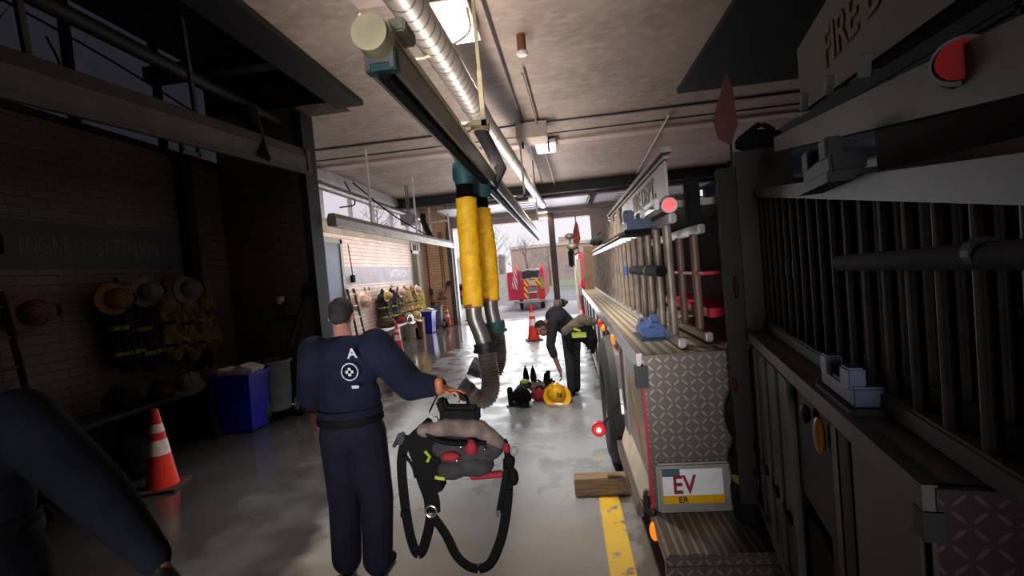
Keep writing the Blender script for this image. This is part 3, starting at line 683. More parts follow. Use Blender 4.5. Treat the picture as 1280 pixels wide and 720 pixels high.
for (y0, z0, z1, sx, lab, m_) in ((12.0, 2.1, 3.0, 1, 'small black pendant control box on a cord against the lavender wall band', 'black'), (4.1, 2.62, 3.4, 1, 'small dark pendant control box on a cord, left edge of the near brown wall', 'black')):
    t = thing('pendant_switch', lab, 'switch box', (WL + .1, y0, z0))
    obj('cord', G().tube(smooth_path([(0, 0, .1), (0, -.03, .45), (0, -.1, z1 - z0)], 5), .016, 6), 'dark_wood', t)
    obj('switch_box', G().box((0, 0, 0), (.08, .16, .2), None, .01), m_, t)
dt = thing('smoke_detector', 'brown and white sprinkler detector on the ceiling right of the lit panel', 'smoke detector', (-.3, 6.0, 4.55))
obj('detector_stem', G().cyl((0, 0, .06), (0, 0, .25), .055, n=20), 'brown_board', dt, True)
obj('detector_head', G().lathe([(.0, 0), (.06, 0), (.075, .03), (.05, .06)], n=20), 'white_paint', dt, True)
ac = thing('junction_box', 'pale square ceiling box with hanging conduits beyond the main lamp', 'electrical box', (-.42, 9.6, 4.45))
obj('box_body', G().bb(-.3, .3, -.3, .3, 0, .3, .01), 'lintel', ac); obj('conduit_stub', G().cyl((-.2, 0, -.12), (-.2, 0, 0), .025).cyl((.3, .2, -.2), (.3, .2, .1), .02), 'dark_metal', ac)
un = thing('heater_unit', 'grey boxed unit hanging in front of the high left windows', 'heater', (-4.55, 14.2, 3.6))
obj('heater_case', G().bb(-.2, .2, -.25, .25, 0, .32, .02), 'lavender_paint', un); obj('heater_grille', G().bb(.2, .22, -.18, .18, .05, .27), 'dark_metal', un)
obj('hanger_rod', G().cyl((0, -.1, .32), (0, -.1, 1.2), .02).cyl((0, .1, .32), (0, .1, 1.2), .02), 'steel_post', un)

def exhaust_hose(loc, label, P, kink):
    """P: centre points from the rail down, relative to loc"""
    t = thing('exhaust_hose', label, 'exhaust hose', loc, 0)
    red, blk, yel, met, flg, rib = P
    obj('reducer', G().tube(red, [.06, .085, .115, .12, .1, .1], 22), 'teal', t, True)
    g = G(); n = 14
    pts = [V(blk[0]).lerp(V(blk[1]), i / (n * 2)) for i in range(n * 2 + 1)]
    obj('upper_hose', g.tube(pts, [.098 if i % 2 else .086 for i in range(n * 2 + 1)], 22), 'black', t)
    g = G(); n = 60; rr = random.Random(3); a, b = V(yel[0]), V(yel[1]); rings = []
    ns = 28
    for i in range(n + 1):
        u = i / n; c = a.lerp(b, u) + V((kink * math.sin(u * PI), 0, 0)); ring = []
        for j in range(ns):
            th = 2 * PI * j / ns
            r = .108 + .003 * math.sin(th * 3 + u * 17) + .0035 * max(0, math.sin(u * 47 + 1.6 * math.sin(th * 1 + u * 31) + .8 * math.sin(th * 3))) ** 3 + .0022 * math.sin(u * 61 + 3.1 * math.sin(th * 2 + u * 9)) * math.sin(u * 13 + th) + rr.uniform(-.0015, .0015)
            ring.append(g.bm.verts.new(c + V((math.cos(th) * r, math.sin(th) * r, .004 * math.sin(th * 4)))))
        rings.append(ring)
    for p, q in zip(rings, rings[1:]):
        for j in range(ns): g.bm.faces.new((p[j], p[(j + 1) % ns], q[(j + 1) % ns], q[j]))
    g.bm.faces.new(rings[0]); g.bm.faces.new(rings[-1])
    sl = obj('yellow_sleeve', g, 'yellow_sleeve', t, True)
    obj('sleeve_hem', G().cyl(V(yel[1]) + V((0, 0, .03)), V(yel[1]) - V((0, 0, .01)), .109, n=24), 'leather', sl)
    obj('metal_tube', G().tube(smooth_path(met, 5), .085, 22), 'galv', t, True)
    obj('flange', G().cyl(V(flg[0]), V(flg[1]), .12, n=28).cyl(V(flg[1]), V(flg[1]) - V((0, 0, .03)), .135, n=28), 'dark_metal' if kink < 0.01 else 'teal', t, True)
    path = smooth_path(rib, 12); k = len(path)
    # even resampling so ribs stay regular
    Ls = [0]; 
    for p, q in zip(path, path[1:]): Ls.append(Ls[-1] + (q - p).length)
    N = int(Ls[-1] / .0125); N += N % 2; out = []; i = 0
    for s_ in range(N + 1):
        d = Ls[-1] * s_ / N
        while i < k - 2 and Ls[i + 1] < d: i += 1
        out.append(path[i].lerp(path[i + 1], min(1, max(0, (d - Ls[i]) / max(1e-6, Ls[i + 1] - Ls[i])))))
    obj('ribbed_hose', G().tube(out, [.104 if q % 2 else .088 for q in range(N + 1)], 24), 'rib_brown', t)
    d = (path[-1] - path[-3]).normalized()
    nz = G().lathe([(.07, .0), (.108, .0), (.112, .1), (.118, .1), (.118, .13), (.085, .13), (.08, .02), (.0, .02)], path[-1], 28, rot=V((0, 0, 1)).rotation_difference(d).to_matrix())
    o = obj('nozzle_cuff', nz, 'dark_metal', t, True)
    return t
mm('rib_brown', (160, 142, 132), .4, .3, (124, 112, 108), 3)
exhaust_hose((-.97, 5.0, 0), 'front exhaust hose in yellow sleeve, ribbed end curled left above the floor',
    ([(.05, 0, 3.2), (.0, 0, 3.14), (0, 0, 3.06), (0, 0, 2.93), (0, 0, 2.88), (0, 0, 2.86)], [(0, 0, 2.9), (0, 0, 2.66)], [(0, 0, 2.72), (-.02, 0, 1.58)],
     [(-.02, 0, 1.62), (-.02, 0, 1.45), (.03, 0, 1.28), (.06, 0, 1.16)], [(.06, 0, 1.19), (.07, 0, 1.12)], [(.07, 0, 1.12), (.08, 0, .95), (.09, 0, .76), (.05, 0, .62), (-.05, 0, .58), (-.15, -.01, .66)]), 0.0)
exhaust_hose((-.89, 5.6, 0), 'rear exhaust hose in yellow sleeve with green collar, behind the other hose',
    ([(-.04, 0, 3.2), (-.03, 0, 3.15), (0, 0, 3.04), (0, 0, 2.9), (0, 0, 2.84), (0, 0, 2.8)], [(-.03, 0, 2.85), (-.03, 0, 2.6)], [(-.03, 0, 2.68), (-.01, 0, 1.6)],
     [(-.01, 0, 1.64), (-.01, 0, 1.5), (.0, 0, 1.4), (.01, 0, 1.32)], [(.01, 0, 1.34), (.02, 0, 1.25)], [(.02, 0, 1.26), (.03, 0, 1.1), (.02, 0, .9), (-.04, 0, .76), (-.12, 0, .74), (-.2, 0, .78)]), 0.02)

#SECTION props
def make_cone(label, loc, h=.76, rz=0):
    t = thing('traffic_cone', label, 'traffic cone', loc, rz, 'traffic cones')
    k = h / .76
    obj('cone_base', G().box((0, 0, .015), (.36 * k, .36 * k, .03), None, .008), 'cone_base', t)
    obj('cone_body', G().lathe([(.0, .76 * k), (.025 * k, .76 * k), (.03 * k, .74 * k), (.135 * k, .03), (.15 * k, .03)], n=28), 'orange', t, True)
    def rr(z): return (.135 - (z - .03) * .105 / .71) * k + .002
    for a, b in ((.33, .47), (.54, .62)):
        obj('reflective_band', G().lathe([(rr(a), a * k), (rr(b), b * k)], n=28), 'cone_white', t, True)
    return t
c0 = make_cone('orange traffic cone with white bands standing in front of the turnout gear bench', (-4.64, 12.5, 0), .80)
again(c0, 'orange traffic cone beside the wheeled grey bin at the far brick pier', (-4.8, 18.66, 0), .3, scale=1.0)
again(c0, 'red-orange traffic cone standing on the aisle floor directly behind the bending firefighter', (-1.0, 13.1, 0), .2, scale=1.18)
again(c0, 'orange traffic cone at the near left in front of the brown wall', (-4.3, 4.45, 0), .3, scale=1.03)
again(c0, 'orange traffic cone at the near left beside the wheeled bin and door post', (-4.12, 7.22, 0), .1, scale=1.05)

def make_bin(label, loc, rz=0, mat='blue_bin'):
    t = thing('recycling_bin', label, 'recycling bin', loc, rz, 'blue recycling bins')
    g = G(); rings = []
    for (w, d, z) in ((.24, .21, 0), (.27, .24, .04), (.31, .28, .74), (.335, .305, .74), (.335, .305, .79), (.30, .27, .79), (.295, .265, .6), (.25, .22, .05)):
        rings.append([g.bm.verts.new((x * w, y * d, z)) for x, y in ((-1, -1), (1, -1), (1, 1), (-1, 1))])
    for a, b in zip(rings, rings[1:]):
        for j in range(4): g.bm.faces.new((a[j], a[(j + 1) % 4], b[(j + 1) % 4], b[j]))
    g.bm.faces.new(rings[0]); g.bm.faces.new(rings[-1])
    obj('bin_shell', g, mat, t)
    obj('bin_liner', G().prism([(-.25, .7), (.25, .72), (.3, .84), (.1, .9), (-.05, .83), (-.22, .86)], 'y', -.15, .2), 'paper', t)
    return t
b0 = make_bin('bright blue recycling bin at the end of the far gear bench', (-5.1, 16.75, 0))
again(b0, 'dark blue recycling bin at the near left beside the pile of gear', (-4.72, 6.3, 0), 0, scale=(1, .8, 1.05))
def make_wheelbin(label, loc, rz, mat='grey_bin'):
    t = thing('wheeled_bin', label, 'wheeled bin', loc, rz, 'wheeled grey bins')
    obj('bin_drum', G().lathe([(.0, .16), (.21, .16), (.24, .85), (.27, .86), (.27, .9), (.24, .9), (.22, .3), (0, .3)], n=24), mat, t, True)
    obj('bin_handle', G().tube(smooth_path([(-.15, 0, .88), (-.12, 0, 1.0), (.12, 0, 1.0), (.15, 0, .88)], 4), .02, 8), 'black', t)
    for s_ in (-1, 1):
        w = obj('wheel', G().cyl((s_ * .25, -.1, .18), (s_ * .25 + .07, -.1, .18), .18, n=24), 'rubber', t, True)
        obj('wheel_rim', G().cyl((s_ * .25 - .01, -.1, .18), (s_ * .25 + .08, -.1, .18), .1, n=20), 'paper', w, True)
    obj('axle', G().cyl((-.26, -.1, .18), (.26, -.1, .18), .015), 'grey_metal', t)
    return t
w0 = make_wheelbin('grey round bin on two wheels beside the blue bin at the far brick pier', (-5.0, 17.85, 0), .9)
again(w0, 'grey round bin on two wheels between the near blue bin and door post', (-4.5, 6.78, 0), .9, scale=1.0)
mm('shovel_wood', (126, 60, 40), .6)
def tool(label, a, b, blade='shovel_blade', m_='shovel_wood', hm='dark_metal'):
    t = thing('shovel', label, 'shovel', a); d = V(b) - V(a)
    obj('handle', G().cyl((0, 0, 0), d, .018, n=8), m_, t)
    n = d.normalized(); q = V((0, 0, 1)).rotation_difference(n).to_matrix()
    g = G().box(d + n * .12, (.16, .02, .26), q, .008)
    obj('blade', g, hm, t)
tool('long-handled shovel leaning on the tan brick pier, left one', (-5.1, 18.5, .1), (-5.42, 18.92, 1.3)); tool('second shovel leaning on the tan brick pier, beside the steel post', (-5.25, 18.5, .05), (-5.4, 18.9, .75))
tool('dark broom handle leaning from the wheeled bin onto the tan brick pier', (-4.95, 18.2, .85), (-4.72, 18.85, 1.6), m_='dark_wood')
tool('shovel leaning on the near brown brick pier', (-5.0, 6.95, .1), (-5.35, 7.3, 1.75), m_='near_wood', hm='near_dark')
tool('dark broom leaning from the near wheeled bin onto the brown pier', (-4.4, 6.9, .9), (-4.2, 7.3, 1.8), m_='black', hm='near_dark')
for (y, x, z, mt, lab) in ((YD - .3, -5.05, 1.35, 'brown_board', 'brass pipe valve fixed to the far tan brick pier'), (7.46, -4.65, 1.72, 'near_wood', 'dark pipe valve fixed to the near brown brick pier')):
    t = thing('pipe_valve', lab, 'valve', (x, y, z))
    obj('valve_body', G().cyl((0, 0, 0), (0, -.12, 0), .07).cyl((-.02, -.08, 0), (-.02, -.08, -.22), .04).cyl((-.16, -.08, -.24), (.22, -.08, -.24), .045), mt, t, True)
    obj('valve_cap', G().cyl((0, -.08, 0), (0, -.08, .12), .06), 'sill', t, True)
for k, x in enumerate((-4.95, -4.86)):
    rod('wall_conduit', [(x, YD - .28, 1.5), (x, YD - .28, 3.8)], .02, 'brown_board', 'thin conduit running up the far tan brick pier, %s of the pair' % ('left' if k == 0 else 'right'), 'conduit')
rod('wall_conduit', [(-5.5, YD - .28, .0), (-5.5, YD - .28, 3.3)], .03, 'shovel_wood', 'reddish brown pipe in the corner of the far brick pier', 'pipe')
def step_ladder(label, loc, h, m1, m2, sy=1):
    t = thing('ladder', label, 'ladder', loc)
    for y in (-.18, .18): obj('stile', G().tube([(.25, y * 1.3 * sy, 0), (0, y * sy, h)], .03, 6), m1, t)
    for k in range(int(h / .3)):
        z = .2 + k * .3; x = .25 * (1 - z / h); obj('rung', G().cyl((x, -.21 * sy, z), (x, .21 * sy, z), .018, n=8), m2, t)
step_ladder('dark wooden ladder leaning against the far wall left of the wall helmet', (-5.5, 11.8, 0), 1.85, 'dark_wood', 'paper')
step_ladder('dark wooden ladder leaning on the near brown wall at the left edge', (-5.5, 3.95, 0), 2.15, 'near_wood', 'near_alu')

# bench with gear
def bench(label, loc, L, m1, m2, h=.62):
    t = thing('bench', label, 'bench', loc)
    obj('seat', G().bb(0, .5, 0, L, h - .05, h, .008), m1, t)
    n = 3
    for k in range(n): obj('bench_support', G().bb(.05, .46, L * k / (n - 1) * .92 + .05, L * k / (n - 1) * .92 + .12, 0, h - .05), m1, t)
    obj('back_board', G().bb(0.02, .04, .05, L - .05, .05, h - .05), m2, t)
bench('white wooden bench under the far row of turnout coats', (WL + .02, 12.3, 0), 3.6, 'white_paint', 'cream_panel')
bench('dim grey bench under the near row of turnout coats', (WL + .02, 4.3, 0), 1.9, 'near_panel', 'near_panel', .7)
def coat(mats, label, loc, rotz=0, s=(1, 1, 1), group='turnout coats on the far wall'):
    t = thing('turnout_coat', label, 'turnout coat', loc, rotz, group); t.scale = s
    pr = [ell(0, (0, .06, .72), (.22, .1, .14)), ell(0, (0, .07, .45), (.2, .11, .34)), ell(0, (0, .08, .1), (.22, .11, .22)),
          cap(0, (.19, .05, .72), (.27, .07, .38), .075, .07), cap(0, (.27, .07, .38), (.25, .1, .06), .07, .06),
          cap(0, (-.19, .05, .72), (-.27, .07, .38), .075, .07), cap(0, (-.27, .07, .38), (-.24, .1, .06), .07, .06), cap(0, (0, .04, .84), (0, .03, .95), .06, .03)]
    o = blend('coat_body', pr, mats, t, .022, 3, noise=.08, nscale=10)
    def fn(c, i):
        if (.1 < c.z < .14 and abs(c.x) > .06) or (.38 < c.z < .42 and c.x > .05): return 1
    recolor(o, fn)
    obj('collar', G().lathe([(.09, 0), (.1, .06), (.085, .09)], (0, .07, .8), 16, 1, .6), mats[0], t, True)
    return t
def helmet_parts(t, mat, brim='black'):
    obj('shell', G().lathe([(.115, 0), (.118, .04), (.105, .09), (.07, .13), (.03, .147), (0, .15)], (0, 0, 0), 24, 1, 1.2), mat, t, True)
    obj('brim', G().lathe([(.112, .005), (.17, -.012), (.172, -.004), (.112, .015)], (0, -.02, 0), 28, 1, 1.25), mat, t, True)
    g = G()
    for a in range(4):
        an = a * PI / 4; g.tube([(math.cos(an) * r * 1.0, math.sin(an) * r * 1.2, z) for r, z in ((.117, .04), (.108, .09), (.072, .133), (0, .155), (-.072, .133), (-.108, .09), (-.117, .04))], .006, 6)
    obj('ridge', g, mat, t, True)
    obj('front_shield', G().prism([(-.04, .02), (.04, .02), (.05, .1), (0, .13), (-.05, .1)], 'y', .125, .14), brim, t)
def helmet(mat, label, loc, rot, s=1.0, group=None, brim='brown_board'):
    t = thing('fire_helmet', label, 'helmet', loc, 0, group, s); t.rotation_euler = rot; helmet_parts(t, mat, brim); return t
mm('helmet_yellow', (206, 170, 96), .4); mm('helmet_pink', (222, 186, 172), .4); mm('near_ochre', (110, 78, 40), .6, spec=.2); mm('near_tan', (96, 84, 52), .85, 0, (36, 30, 20), 9, .5, spec=.2); mm('near_hivis', (110, 108, 36), .7, spec=.2)  # near helmet and coat tones carry painted shade
mm('near_pink', (104, 74, 72), .6, spec=.2); mm('near_grey', (86, 82, 80), .6, spec=.2); mm('near_black', (10, 8, 10), .85, 0, (14, 12, 14), 9, .3, spec=.2); mm('near_red', (50, 11, 17), .6, spec=.2)  # more gear colours of the near wall, darkened in place of shade
tw = -PI / 2
ct1 = coat(['dark_cloth', 'hivis'], 'black turnout coat with lime bands, leftmost of the far row of coats', (WL + .12, 13.75, .8), tw, (1.15, 1.3, 1.0))
y = 14.5
ct2 = again(ct1, 'second black turnout coat from the left in the far row of coats', (WL + .12, 14.45, .78), tw, scale=(1.1, 1.3, 1.02))
ct3 = coat(['tan_dark', 'hivis'], 'dark brown turnout coat in the middle of the far row, left of the tan coats', (WL + .12, 15.1, .85), tw, (1.0, 1.3, .95))
ct4 = coat(['tan_cloth', 'dark_cloth'], 'tan turnout coat, third from the right end of the far row', (WL + .12, 15.75, .8), tw, (1.2, 1.5, 1.0))
again(ct4, 'tan turnout coat, second from the right end of the far row', (WL + .12, 16.45, .8), tw, scale=(1.1, 1.5, .98))
ct5 = coat(['yellow_cloth', 'hivis'], 'yellow turnout coat at the right end of the far row of coats', (WL + .12, 17.1, .8), tw, (1.0, 1.6, .92))
for (y, z, m_, lab) in ((13.45, 1.55, 'helmet_yellow', 'yellow helmet hanging over the leftmost black turnout coat'), (14.65, 1.6, 'helmet_pink', 'pale helmet hanging over the second turnout coat from the left'), (16.3, 1.6, 'helmet_pink', 'pale helmet hanging over the tan turnout coats')):
    helmet(m_, lab, (WL + .42, y, z), (0, PI / 2, 0), 1.0, 'helmets hung on the far wall')
helmet('helmet_pink', 'pinkish helmet hanging alone on the far wall left of the coats', (WL + .1, 12.5, 1.48), (0, PI / 2, 0), 1.5, 'helmets hung on the far wall', 'brown_soft')
for k, y in enumerate((12.15, 12.9, 13.2, 15.0)):
    t = thing('coat_hook', 'small hook on the far wall %s' % ('left of the lone helmet', 'right of the lone helmet', 'just left of the black coats', 'above the brown coat')[k], 'hook', (WL + .01, y, 1.8), 0, 'coat hooks on the far wall')
    obj('hook_plate', G().bb(0, .01, -.03, .03, -.05, .05), 'brown_board', t); obj('hook_arm', G().tube([(0, 0, 0), (.08, 0, -.03), (.1, 0, .03)], .012, 6), 'pink_paint', t)
# near row (z spans 1.2 - 2.2)
gN = 'turnout coats on the near left wall'
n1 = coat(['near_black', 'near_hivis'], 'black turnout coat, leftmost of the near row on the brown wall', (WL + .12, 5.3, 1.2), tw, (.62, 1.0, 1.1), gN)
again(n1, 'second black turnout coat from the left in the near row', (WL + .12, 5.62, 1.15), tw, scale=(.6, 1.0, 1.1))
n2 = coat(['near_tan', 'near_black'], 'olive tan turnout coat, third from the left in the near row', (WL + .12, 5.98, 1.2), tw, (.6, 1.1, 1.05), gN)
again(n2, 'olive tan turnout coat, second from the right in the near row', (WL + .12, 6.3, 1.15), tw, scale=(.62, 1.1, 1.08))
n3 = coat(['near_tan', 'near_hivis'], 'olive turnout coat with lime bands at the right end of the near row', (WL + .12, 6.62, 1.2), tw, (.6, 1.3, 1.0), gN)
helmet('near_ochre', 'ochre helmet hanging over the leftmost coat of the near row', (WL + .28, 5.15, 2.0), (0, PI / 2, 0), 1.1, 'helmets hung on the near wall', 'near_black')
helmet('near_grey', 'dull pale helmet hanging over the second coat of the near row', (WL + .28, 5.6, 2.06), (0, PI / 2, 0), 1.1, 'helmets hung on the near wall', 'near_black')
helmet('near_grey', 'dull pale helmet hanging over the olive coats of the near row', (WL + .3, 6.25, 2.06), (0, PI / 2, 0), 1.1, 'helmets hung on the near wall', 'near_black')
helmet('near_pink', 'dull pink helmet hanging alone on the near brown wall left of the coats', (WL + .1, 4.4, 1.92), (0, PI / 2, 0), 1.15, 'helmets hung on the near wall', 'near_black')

def boots(label, loc, rz=0, mat='black', s=1.0):
    t = thing('boot', label, 'boot', loc, rz, None, s)
    blend('boot_upper', [cap(0, (0, 0, .05), (0, 0, .32), .05, .06), cap(0, (0, 0, .045), (0, -.14, .04), .045, .04)], [mat], t, .012, 3)
    obj('sole', G().box((0, -.06, .01), (.1, .3, .025), None, .01), 'rubber', t); return t
def lump(name, label, cat, loc, r, mat, rz=0, extra=None, strapm='black'):
    t = thing(name, label, cat, loc, rz)
    pr = [ell(0, (0, 0, r[2] * .8), (r[0], r[1], r[2])), ell(0, (r[0] * .4, 0, r[2] * .6), (r[0] * .7, r[1] * .9, r[2] * .6)), ell(0, (-r[0] * .45, .02, r[2] * .55), (r[0] * .6, r[1] * .8, r[2] * .55))]
    blend('bag_body', pr, [mat], t, .02, 3, noise=.04, nscale=9)
    obj('handle', G().tube(smooth_path([(-r[0] * .5, -r[1] * .3, r[2] * 1.5), (0, -r[1] * .3, r[2] * 2.1), (r[0] * .5, -r[1] * .3, r[2] * 1.5)], 5), .014, 6, ((1, 0, 0), .4)), strapm, t)
    return t
lump('gear_bag', 'dark maroon gear bag on the far bench below the black coats', 'bag', (-5.3, 13.5, .62), (.2, .3, .16), 'dark_wood', PI / 2)
lump('gear_bag', 'red gear bag on the far bench beside the silver helmet', 'bag', (-5.25, 14.5, .62), (.2, .16, .13), 'red_cloth', PI / 2)
lump('gear_bag', 'black gear bag on the far bench under the tan coats', 'bag', (-5.3, 15.5, .62), (.2, .2, .14), 'dark_cloth', PI / 2)
lump('gear_bag', 'black bag on the floor before the far bench, behind the near cone', 'bag', (-4.85, 12.9, 0), (.22, .24, .24), 'dark_cloth', 0)
lump('gear_bag', 'striped grey bag between the brown board and the blue bin', 'bag', (-5.2, 16.1, .0), (.18, .2, .32), 'grey_cloth', 0)
helmet('silver', 'silver-grey helmet resting on the far bench in front of the coats', (-5.15, 14.95, .68), (.3, .2, .4), 1.5, None, 'grey_cloth')
helmet('helmet_yellow', 'tan helmet resting at the right end of the far bench', (-5.15, 15.75, .68), (.2, .5, .4), 1.5)
boots('single black boot on the floor at the right end of the far bench', (-4.95, 15.2, 0), 1.2)
bd = thing('storage_box', 'brown wooden box standing upright at the right end of the far bench', 'box', (-5.15, 15.95, 0))
obj('box_body', G().bb(-.2, .2, -.15, .15, 0, .62, .01), 'brown_board', bd); obj('box_lid', G().bb(-.21, .21, -.16, .16, .6, .64), 'brown_board', bd)
lump('gear_bag', 'dark bag on the near bench below the black coats', 'bag', (-5.25, 5.0, .7), (.16, .2, .15), 'near_black', 0, strapm='near_grey')
lump('gear_bag', 'dark red gear bag on the near bench', 'bag', (-5.2, 5.5, .7), (.14, .14, .12), 'near_red', 0)
lump('gear_bag', 'grey gear bag at the right end of the near bench', 'bag', (-5.2, 6.35, .65), (.18, .16, .16), 'near_grey', 0)
lump('gear_bag', 'black webbing bag on the floor at the front of the near bench', 'bag', (-4.95, 4.75, 0), (.2, .2, .26), 'near_black', 0, strapm='near_grey')
helmet('near_grey', 'grey helmet resting on the near bench under the olive coats', (-5.12, 5.85, .78), (.3, .2, .4), 1.2, None, 'near_black')
bd = thing('storage_box', 'dark brown box at the right end of the near bench', 'box', (-5.1, 6.1, 0))
obj('box_body', G().bb(-.17, .17, -.12, .12, 0, .66, .01), 'near_box', bd); obj('box_lid', G().bb(-.18, .18, -.13, .13, .64, .68), 'near_box', bd)

#SECTION truck
def truck():
    TX = .4; Y0 = 2.87; Y1 = 12.2; XE = 2.9
    t = thing('fire_truck', 'long fire truck parked along the right side with tread plate tail and ladder racks', 'fire truck', (TX, Y0, 0))
    def P(name, g, mat, par=t, sm=False, lab=None, off=True):
        if off: bmesh.ops.translate(g.bm, vec=(-TX, -Y0, 0), verts=g.bm.verts)
        return obj(name, g, mat, par, sm, lab)
    # main body boxes with wheel gap
    P('chassis_body', G().bb(TX + .01, XE, Y0 + .02, 4.05, .42, 1.33).bb(TX + .01, XE, 5.45, Y1, .34, 1.1).bb(TX + .45, XE, 4.05, 5.45, .34, 1.33).bb(TX + .01, XE, 4.05, 5.45, 1.22, 1.33).bb(TX + .04, XE, 5.45, Y1, 1.05, 1.32), 'red_paint')
    P('rear_side_panel', G().bb(TX - .005, TX + .02, Y0 + .06, 3.72, .60, 1.27), 'side_panel')
    P('gold_stripe', G().prism([(3.6, 1.06), (3.5, 1.08), (2.98, .66), (3.1, .64)], 'x', TX - .009, TX - .004), 'gold')
    P('lower_ledge', G().prism([(TX - .06, .42), (TX + .03, .42), (TX + .03, .60), (TX - .0, .60)], 'y', Y0 + .1, 3.98), 'cream_panel')
    P('ledge_trim', G().bb(TX - .09, TX - .05, Y0 + .05, 4.0, .36, .44), 'tread')
    # tread plate tail, plate holder
    tl = P('tail_plate', G().bb(TX, XE, Y0 - .01, Y0 + .02, .42, 1.30), 'tread')
    P('tail_trim', G().bb(TX - .008, TX + .006, Y0 - .02, Y0 + .03, .40, 1.3), 'red_paint')
    P('tail_cap', G().bb(TX, XE, Y0 - .02, Y0 + .02, 1.26, 1.35), 'tread')
    P('plate_holder', G().box((TX + .24, Y0 - .02, .56), (.42, .03, .30), None, .012), 'alu_matt')
    pl = P('license_plate', G().box((TX + .23, Y0 - .04, .58), (.34, .008, .2), None, .003), 'paper')
    P('plate_header', G().bb(TX + .06, TX + .16, Y0 - .048, Y0 - .043, .64, .68), 'teal', pl)
    P('plate_footer', G().bb(TX + .06, TX + .4, Y0 - .048, Y0 - .043, .48, .525), 'yellow_gloss', pl)
    text('plate_letters', 'EV', .15, 'red_cloth', pl, (.18, -.05, .585), (PI / 2, 0, 0), .001, .8)
    text('plate_letters', 'ER', .05, 'dark_wood', pl, (.17, -.051, .5), (PI / 2, 0, 0), .001)
    # rear bumper
    P('rear_bumper', G().bb(TX - .02, XE, 2.42, Y0 - .01, .36, .42, .006).bb(TX - .02, XE, 2.42, 2.46, .12, .36), 'tread')
    P('bumper_hook', G().tube([(TX - .03, Y0 + .02, .5), (TX - .04, Y0 - .02, .44), (TX, Y0 - .05, .42)], .02, 8), 'dark_metal')
    P('marker_light', G().sph((TX - .02, 2.75, .36), (.025, .05, .05)), 'amber_lamp', sm=True, lab='amber marker light by the bumper')
    # deck
    P('deck', G().bb(TX, 1.5, Y0, Y1 - .6, 1.33, 1.35), 'corrugated')
    P('deck_edge', G().bb(TX - .03, TX + .005, Y0 - .02, Y1, 1.26, 1.365, .004), 'alu')
    P('deck_corner', G().bb(TX - .04, TX + .03, Y0 - .03, Y0 + .04, 1.16, 1.29), 'dark_metal')
    # wheel and fender
    w = P('rear_wheel', G().lathe([(.30, -.14), (.33, -.16), (.52, -.16), (.59, -.12), (.61, -.05), (.61, .1), (.5, .14)], (TX + .03, 4.68, .61), 48, rot=Matrix.Rotation(PI / 2, 3, 'Y')), 'rubber', sm=True)
    P('hub', G().lathe([(0, -.12), (.08, -.12), (.1, -.04), (.26, -.04), (.3, -.14), (.31, -.1)], (TX + .03, 4.68, .61), 32, rot=Matrix.Rotation(PI / 2, 3, 'Y')), 'dark_metal', w, True)
    g = G(); n = 20
    for k in range(n):
        a0, a1 = PI * (.02 + .96 * k / n), PI * (.02 + .96 * (k + 1) / n)
        q = [(4.68 + math.cos(a) * r, .61 + math.sin(a) * r) for a, r in ((a0, .68), (a1, .68), (a1, .655), (a0, .655))]
        g.prism(q, 'x', TX - .035, TX + .3)
    P('fender', g, 'alu')
    P('arch_panel', G().bb(TX - .012, TX + .01, 3.72, 4.05, .45, 1.24), 'alu_matt')
    P('inner_trim', G().bb(TX - .02, TX + .0, 3.80, 3.92, .75, 1.24), 'dark_wood')
    for z, y in ((1.18, 5.55), ): P('side_marker', G().sph((TX - .02, y, z), (.02, .05, .04)), 'amber_lamp', sm=True, lab='amber side lamp glowing above the wheel')
    P('side_marker', G().sph((TX - .02, 6.0, 1.18), (.03, .07, .05)), 'red_lamp', sm=True, lab='red side lamp above the wheel')
    P('side_marker', G().sph((TX - .03, 4.3, 1.235), (.02, .03, .045)), 'amber_lamp', sm=True, lab='orange side lamp in front of the wheel arch')
    # compartments with roll-up doors
    ys = [5.6, 6.5, 7.5, 8.5, 9.5, 10.6]
    for i, y in enumerate(ys):
        e = ys[i + 1] if i + 1 < len(ys) else 11.6
        d = P('compartment_door', G().bb(TX - .006, TX + .02, y + .07, e - .05, .45, 1.22), 'white_paint')
        P('door_handle', G().bb(TX - .04, TX - .005, y + .25, y + .5, .52, .56), 'dark_metal', d)
        P('door_jamb', G().bb(TX - .03, TX + .01, y - .04, y + .05, .42, 1.25), 'dark_metal')
    P('side_sill', G().bb(TX - .05, TX + .02, 5.45, Y1, .34, .42), 'tread')
    # arm mounted red light by the wheel
    ar = P('light_arm', G().cyl((TX - .02, 4.02, .74), (TX - .22, 4.10, .52), .012, n=8), 'dark_metal')
    P('light_bezel', G().cyl((TX - .22, 4.1, .52), (TX - .23, 4.04, .52), .06, n=20), 'red_paint', ar, True)
    P('light_lens', G().cyl((TX - .23, 4.045, .52), (TX - .231, 4.03, .52), .045, n=20), 'red_lamp', ar, True)
    P('light_bulb', G().sph((TX - .231, 4.03, .52), .02), 'red_core', ar, True)
    # upper structure set back from the deck
    P('upper_body', G().bb(1.15, XE, 3.3, Y1 - .6, 1.35, 2.35), 'dark_cloth')
    P('upper_shelf', G().bb(.85, 1.2, 3.1, 10.8, 1.78, 1.8).bb(.9, 1.15, 3.2, 4.6, 1.5, 1.56), 'red_paint')
    P('hose_tray', G().bb(.64, XE, 2.95, 11.2, 2.2, 2.24), 'alu_matt')
    # sign panel
    sg = P('sign_panel', G().box((.64, 4.0, 2.375), (.02, 2.1, .215), None, .008), 'alu')
    text('sign_lettering', 'FIRE DEPT.', .19, 'gold_dark', sg, (.628 - TX, 3.75 - Y0, 2.37), (PI / 2, 0, -PI / 2), .002, 1.15)
